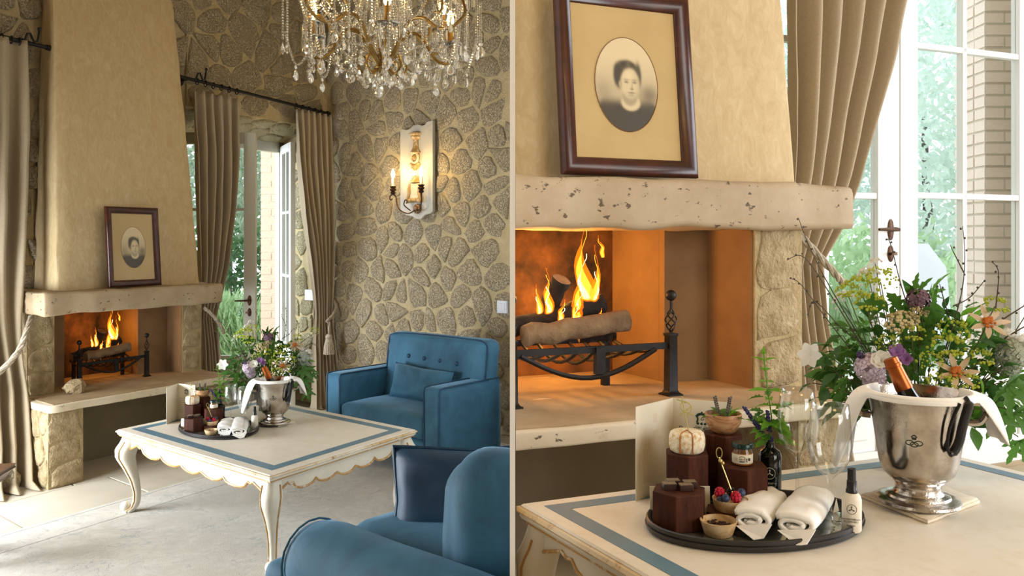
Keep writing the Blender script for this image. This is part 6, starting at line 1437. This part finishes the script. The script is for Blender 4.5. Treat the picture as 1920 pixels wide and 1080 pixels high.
    def emblem(par, r, z, R, mat, cyl):
        m = MB(); on2 = lambda x, zz: (cyl*cos(-pi/2+x/cyl), cyl*sin(-pi/2+x/cyl), zz)
        m.tube([on2(R*cos(q), z+R*sin(q)) for q in (2*pi*i/28 for i in range(28))], R*.05, 4, loop=True)
        for q in (pi/2, pi/2+2*pi/3, pi/2+4*pi/3): m.tube([on2(0, z), on2(R*.42*cos(q), z+R*.42*sin(q))], R*.07, 5); m.sphere(on2(R*.52*cos(q), z+R*.52*sin(q)), R*.15, 6, 5)
        m.obj('emblem', mat, par)
    if not small:
        MAT.setdefault('paleprint', simple('pale_print', '#b9b6a2', .6))
        emblem(hbm, 0, S(.044), S(.0115), 'paleprint', S(.0241))
        for i, (tx, z) in enumerate((('SERENITY', .022), ('BATH ESSENCE', .0165), ('200 ML', .012))): text(tx, hbm, (0, -S(.0246), S(z)), (pi/2, 0, 0), S(.0055 if i == 0 else .0035), 'paleprint')
    # mint and lavender in the bottle
    top = Vector((0, 0, S(.10))); rnd = random.Random(12)
    sp = smoothpath([top, (S(.004), 0, S(.15)), (S(-.004), 0, S(.21)), (S(-.012), 0, S(.285))], 8); m = MB(); m.tube(sp, S(.0014), 5); m.obj('stem', 'leaflight', hbm)
    for i, t in enumerate((.28, .36, .45, .53, .62, .70, .78, .86, .93, 1.0)):
        p = sp[min(len(sp)-1, int(t*(len(sp)-1)))]; L = S((.048, .046, .044, .042, .034, .044, .024, .028, .034, .026)[i])
        for s2 in (-1, 1): inst('leaf', LF['mint' if t < .66 else 'lance'], hbm, p, aim((s2*cos(i*1.2)*1.0, -.4-.5*abs(sin(i*1.2)), .25+.35*t*(t > .8)+(-.35 if t < .5 else 0)), .4*s2), L)
    inst('leaf', LF['lance'], hbm, sp[-1], aim((0, -.1, 1)), S(.02))
    for i in range(26):
        a = rnd.uniform(0, 2*pi); inst('leaf', LF['mint' if i % 2 else 'tooth'], hbm, top+Vector((S(.012)*cos(a), S(.01)*sin(a), S(rnd.uniform(.0, .10)))), aim((cos(a), sin(a)-.3, rnd.uniform(-.5, .6)), rnd.uniform(-.6, .6)), S(rnd.uniform(.032, .046)))
    for tip, n_ in (((-.052, -.006, .175), 44), ((-.004, -.016, .172), 26), ((-.030, -.012, .145), 20), ((.004, -.016, .118), 16)):
        tip = Vector((S(tip[0]), S(tip[1]), S(tip[2]))); m = MB(); m.tube([top, top*.4+tip*.6+Vector((0, 0, S(.004))), tip], S(.0009), 5)
        for j in range(n_): t = j/n_; q = j*2.4; rr = S(.0042)*(1-.45*t); m.sphere(tip+(top-tip)*.62*(1-t)+Vector((rr*cos(q), rr*sin(q), 0)), S(.0027), 5, 4)
        m.obj('lavender_spike', 'lavender', hbm)
    # wine glasses
    for nm, key in (('the left, further back', 'glassA'), ('the right, nearer', 'glassB')):
        p8, b8 = place_frame(*px[key], ts); g = thing('wine_glass', 'empty stemmed wine glass, %s of the pair, %s' % (nm, tl), 'glass', p8, b8)
        prof = [(.001, .0025), (.034, .0005), (.035, .0015), (.02, .004), (.006, .009), (.0038, .02), (.0036, .07), (.005, .084), (.012, .092), (.026, .104), (.036, .124), (.0395, .148), (.0385, .17), (.0355, .2), (.033, .222), (.0322, .222), (.0345, .2), (.0375, .17), (.0383, .148), (.035, .126), (.025, .107), (.012, .096), (.001, .0935)]
        kk = px.get('gk', 1); MB().lathe([(r*kk*k, z*kk*k) for r, z in prof], n=40).obj('bowl_and_stem', 'glass', g, angle=180)
    # rolled towels
    for i, key in enumerate(('towel1', 'towel2')):
        (ax_, ay_), (bx_, by_), wd = px[key]; a = onz(ax_, ay_, ts); b = onz(bx_, by_, ts); d = (b-a); L = d.length; d.normalize(); s = Vector((d.y, -d.x, 0)); wd *= k
        t = thing('rolled_towel', '%s rolled white towel lying over the tray rim, %s' % (('left, lower', 'right, larger')[i], tl), 'towel', a); hgt = wd*.46
        lift = S(.012)
        m = MB(); sp2 = []
        N = 54
        for q in range(N+1):
            th_ = 2*pi*1.9*q/N+pi*1.0; r = .22+.78*q/N; sp2.append((cos(th_)*r, sin(th_)*r))
        rings = []; M_ = 14
        for j_ in range(M_+1):
            tt = j_/M_; e = 1-.10*(2*tt-1)**4; ring = []
            for (x, z) in sp2:
                nz = .03*noise.noise(Vector((x*2, z*2, tt*4+i*7))); ring.append(d*(L*tt)+s*(x*wd*.5*e*(1+nz))+Vector((0, 0, hgt*.5*(1+z*e*(1+nz))+lift*(1-tt)+.004*k*noise.noise(Vector((tt*5, x*3, i))))))
            rings.append(ring)
        m.loft(rings, cap0=False, cap1=False, closed=False); m.obj('roll', 'cloth', t, thick=S(.0082), angle=180)
        m = MB(); c0 = Vector((0, 0, lift)); m.add([c0-s*wd*.34+Vector((0, 0, hgt*.16))-d*.001, c0+s*wd*.46+Vector((0, 0, hgt*.45)), c0+s*wd*.30-d*S(.012)+Vector((0, 0, -lift*.55)), c0+s*wd*.1-d*S(.018)+Vector((0, 0, -lift*.8))], [(0, 1, 2, 3)]); m.obj('loose_corner', 'cloth', t, thick=S(.003), smooth=False)
    # spray bottle
    p9, b9 = place_frame(*px['spray'], ts); sb_ = thing('spray_bottle', 'small ivory spray bottle with black cap at the tray edge, %s' % tl, 'bottle', p9, b9)
    MB().lathe([(S(r), S(z)) for r, z in ((.001, 0), (.015, 0), (.017, .003), (.017, .057), (.0145, .065), (.010, .069), (.001, .069))], n=24).obj('body', 'offwhite', sb_)
    MB().lathe([(S(r), S(z)) for r, z in ((.0098, .066), (.0102, .067), (.0102, .074), (.0088, .076), (.0085, .09), (.0075, .091), (.0072, .112), (.001, .113))], n=20).obj('cap', 'blackplastic', sb_)
    if not small:
        emblem(sb_, 0, S(.043), S(.0085), 'ink', S(.0172))
        for i, (tx, z) in enumerate((('AROMATHERAPY', .024), ('PILLOW MIST', .0195), ('lavender', .013))): text(tx, sb_, (-S(.001), -S(.0177), S(z)), (pi/2, 0, 0), S(.0042), 'ink')
    # little folded tag leaning by the right glass
    q = onz(*px['tag'], ts); tg = thing('paper_tag', 'tiny white paper tag beside the right wine glass foot, %s' % tl, 'tag', q, b9)
    m = MB(); m.loft([[(-S(.004), 0, 0), (S(.007), S(.002), S(.004)), (S(.002), S(.004), S(.028))], [(-S(.004), S(.001), 0), (S(.007), S(.003), S(.004)), (S(.002), S(.005), S(.028))]]); m.obj('sheet', 'paper', tg, smooth=False)
    # ---------------- ice bucket on a folded napkin
    (nx, ny, poly) = px['napkin']; nc = onz(nx, ny, tz); nk = thing('folded_napkin', 'ivory folded napkin lying under the ice bucket, %s' % tl, 'napkin', nc)
    pts = [onz(a, b, tz)-nc for a, b in poly]; m = MB(); dense = []
    for i in range(len(pts)):
        for t in range(8): dense.append(pts[i]+(pts[(i+1) % len(pts)]-pts[i])*t/8)
    rings = []
    for sc, z in ((.3, .001), (.98, .001), (1.0, .004), (.99, .0075), (.96, .0075), (.97, .009), (.93, .012), (.3, .011)):
        rings.append([Vector((p.x*sc, p.y*sc, S(z)*(1+.35*noise.noise(p*30)*(1 if sc > .5 else 0))))+Vector((noise.noise(p*22), noise.noise(p*22+Vector((5, 0, 0))), 0))*S(.004) for p in dense])
    m.loft(rings); m.obj('fold', 'clothwarm', nk, angle=70)
    bz = tz+S(.0122); pb, bb_ = place_frame(*px['bucket'], bz); kb = px['bk']; Bk = lambda v_: v_*kb
    bu = thing('ice_bucket', 'silver champagne bucket with engraved crest on its napkin, %s' % tl, 'bucket', pb, bb_)
    outer = [(.001, 0), (.076, 0), (.079, .003), (.078, .008), (.070, .012), (.060, .013), (.058, .017), (.047, .020), (.0425, .027), (.0425, .037), (.047, .043), (.046, .046), (.055, .050), (.066, .061), (.073, .080), (.077, .105), (.082, .14), (.087, .175), (.092, .20), (.094, .208), (.099, .211), (.1005, .215), (.099, .219), (.094, .2195)]
    inner = [(.0915, .214), (.089, .19), (.080, .13), (.073, .08), (.06, .06), (.001, .056)]
    MB().lathe([(Bk(r), Bk(z)) for r, z in outer+inner], n=56).obj('vessel', 'bucket', bu, angle=40)
    for s2 in (-1, 1):
        m = MB(); m.tube(smoothpath([(s2*Bk(.088), 0, Bk(.165)), (s2*Bk(.108), 0, Bk(.168)), (s2*Bk(.118), 0, Bk(.185)), (s2*Bk(.112), 0, Bk(.203)), (s2*Bk(.094), 0, Bk(.205))], 6), Bk(.0065), 8); m.obj('handle', 'silver', bu)
    surf = lambda x, z: (lambda r, a: Vector((r*cos(a), r*sin(a), z)))(Bk(interp([(o_[1], o_[0]) for o_ in outer[12:20]], z/kb)[0])+Bk(.0006), -pi/2+x/Bk(.087))
    m = MB(); ex, ez = Bk(-.008), Bk(.132)
    for dx, dz in ((-.0085, .001), (.0085, .001), (0, -.002)): m.tube([surf(ex+Bk(dx)+Bk(.0075)*cos(q), ez+Bk(dz)+Bk(.0045)*sin(q)) for q in (2*pi*i/18 for i in range(18))], Bk(.0009), 5, loop=True)
    for i in range(7): t = i/6-.5; m.sphere(surf(ex+Bk(.009)*t, ez+Bk(.013+.003*(1-4*t*t))), Bk(.0013), 6, 4)
    m.tube([surf(ex-Bk(.004), ez+Bk(.0085)), surf(ex+Bk(.004), ez+Bk(.0085))], Bk(.001), 5); m.tube([surf(ex-Bk(.0045), ez+Bk(.011)), surf(ex+Bk(.0045), ez+Bk(.011))], Bk(.001), 5); m.obj('engraved_crest', 'ink', bu)
    # towel laid over the rim
    tw = thing('draped_towel', 'white towel draped over the ice bucket rim, %s' % tl, 'towel', pb, bb_)
    ss = lambda x: (lambda y: y*y*(3-2*y))(max(0, min(1, x)))
    def dr(a, b):
        th_ = -pi-.62+(pi+1.24)*a; side = abs(2*a-1); drop = .010+(.15 if a < .5 else .085)*ss((side-(.46 if a < .5 else .60))/.16); fl_ = .055*ss((side-(.44 if a < .5 else .58))/.2)
        wob_ = .006*sin(a*60)*max(0, side-.55)*2.2+.004*noise.noise(Vector((a*9, b*3, 2)))
        if b < .25: t = b/.25; r = .088+.006*t; z = .205+.0175*t
        elif b < .4: t = (b-.25)/.15; r = .094+.010*t; z = .2225+.001*sin(t*pi)-.003*t
        else: t = (b-.4)/.6; r = .104+fl_*(t**.6)+wob_*t; z = .2195-drop*t*(.55+.45*t)+fl_*.35*(1-t)*t*4*.5
        return Vector((Bk(r)*cos(th_), Bk(r)*sin(th_), Bk(z)))
    m = MB(); m.grid(dr, 72, 16); m.obj('cloth', 'cloth', tw, thick=Bk(.0022), angle=180)
    # corkscrew hanging from the rim
    cw = thing('corkscrew', 'black waiter corkscrew hooked on the bucket rim, %s' % tl, 'corkscrew', pb, bb_)
    sf_ = lambda x, z, e=.012: (lambda v_: v_+Vector((v_.x, v_.y, 0)).normalized()*Bk(e))(surf(Bk(x), Bk(z)))
    m = MB(); m.tube(smoothpath([sf_(.075, .226, .010), sf_(.077, .215, .016), sf_(.076, .19, .014), sf_(.075, .165, .012), sf_(.072, .14, .012), sf_(.064, .122, .011), sf_(.055, .117, .011)], 5), [Bk(.004)]*5+[Bk(.0085)]*22+[Bk(.0065)]*4, 10); m.obj('handle', 'blackplastic', cw)
    m = MB(); m.tube(smoothpath([sf_(.055, .118, .011), sf_(.050, .13, .010), sf_(.050, .16, .010), sf_(.055, .19, .011), sf_(.062, .215, .013)], 5), Bk(.0032), 7); m.obj('lever_arm', 'iron', cw)
    # champagne bottle leaning in the bucket
    bt = thing('champagne_bottle', 'champagne bottle with copper foil neck leaning in the ice bucket, %s' % tl, 'bottle', pb, bb_)
    a, b = Vector((Bk(.030), Bk(-.005), Bk(.10))), Vector((Bk(-.052), Bk(.0), Bk(.283))); d = b-a
    m = MB(); m.tube([a+d*t for t in (0, .25, .45, .6, .7)], [Bk(.036), Bk(.034), Bk(.026), Bk(.018), Bk(.0155)], 18); m.obj('glass_neck', 'blackglass', bt)
    m = MB(); m.tube([a+d*t for t in (.66, .68, .90, .905, .93, .935, .99, 1.0)], [Bk(.0160), Bk(.0172), Bk(.0148), Bk(.0165), Bk(.0165), Bk(.0148), Bk(.0145), Bk(.011)], 18); m.obj('copper_foil', 'copper', bt)
PXR = dict(tray=(1416, 968, 206, 917, 1018), hex1=(1273, 984), hex2=(1288, 945), hex3=(1356, 930), hex4=(1392, 952), hex5=(1369, 979), rot=(-.10, .05, .12, .2, 0.0), cup=(1347, 1002), card=((1192, 940, 763), (1262, 746), (1368, 755)),
           note=(1219, 968, 1332, 55), bottle=(1443, 922), glassA=(1495, 935), glassB=(1556, 984), towel1=((1408, 1008), (1442, 948), .078), towel2=((1488, 1018), (1530, 946), .080), spray=(1597, 995), tag=(1566, 962),
           napkin=(1728, 945, ((1612, 934), (1740, 984), (1838, 946), (1770, 918), (1680, 918))), bucket=(1722, 941), bk=1.0, gk=1.0)
PXL = dict(tray=(410, 800, 76, 781.5, 818), hex1=(363, 807), hex2=(361, 794), hex3=(380, 790), hex4=(401, 796), hex5=(397, 805), rot=(.0, .05, .12, .2, .0), cup=(396, 815), card=((312, 796, 727), (333, 719), (366, 722.5)),
           note=(339, 803, 384, 18), bottle=(413, 789), glassA=(433, 792), glassB=(459, 801), towel1=((420, 818), (429, 797), .085), towel2=((447, 822), (452, 795), .088), spray=(477.5, 803), tag=(466, 800),
           napkin=(513, 794, ((480, 792), (522, 801), (553, 793), (535, 785), (495, 785))), bucket=(515, 792), bk=1.16, gk=.94)
tray_setting(FLOOR_R+ZTR, 1.0, 'in the close-up', PXR, False)
tray_setting(ZTL, 1.1, 'in the wide room view', PXL, True)
p, b = place_frame(1722, 884, FLOOR_R+ZTR+.0008); bouquet(p, b, 1.0, 'wild garden bouquet in a weathered crate behind the champagne bucket, close-up', 1.0, 250, False)
p, b = place_frame(503, 768, ZTL+.0008); bouquet(p, b, 1.17, 'wild garden bouquet in a crate at the far corner of the wide-view coffee table', 1.0, 150, False)
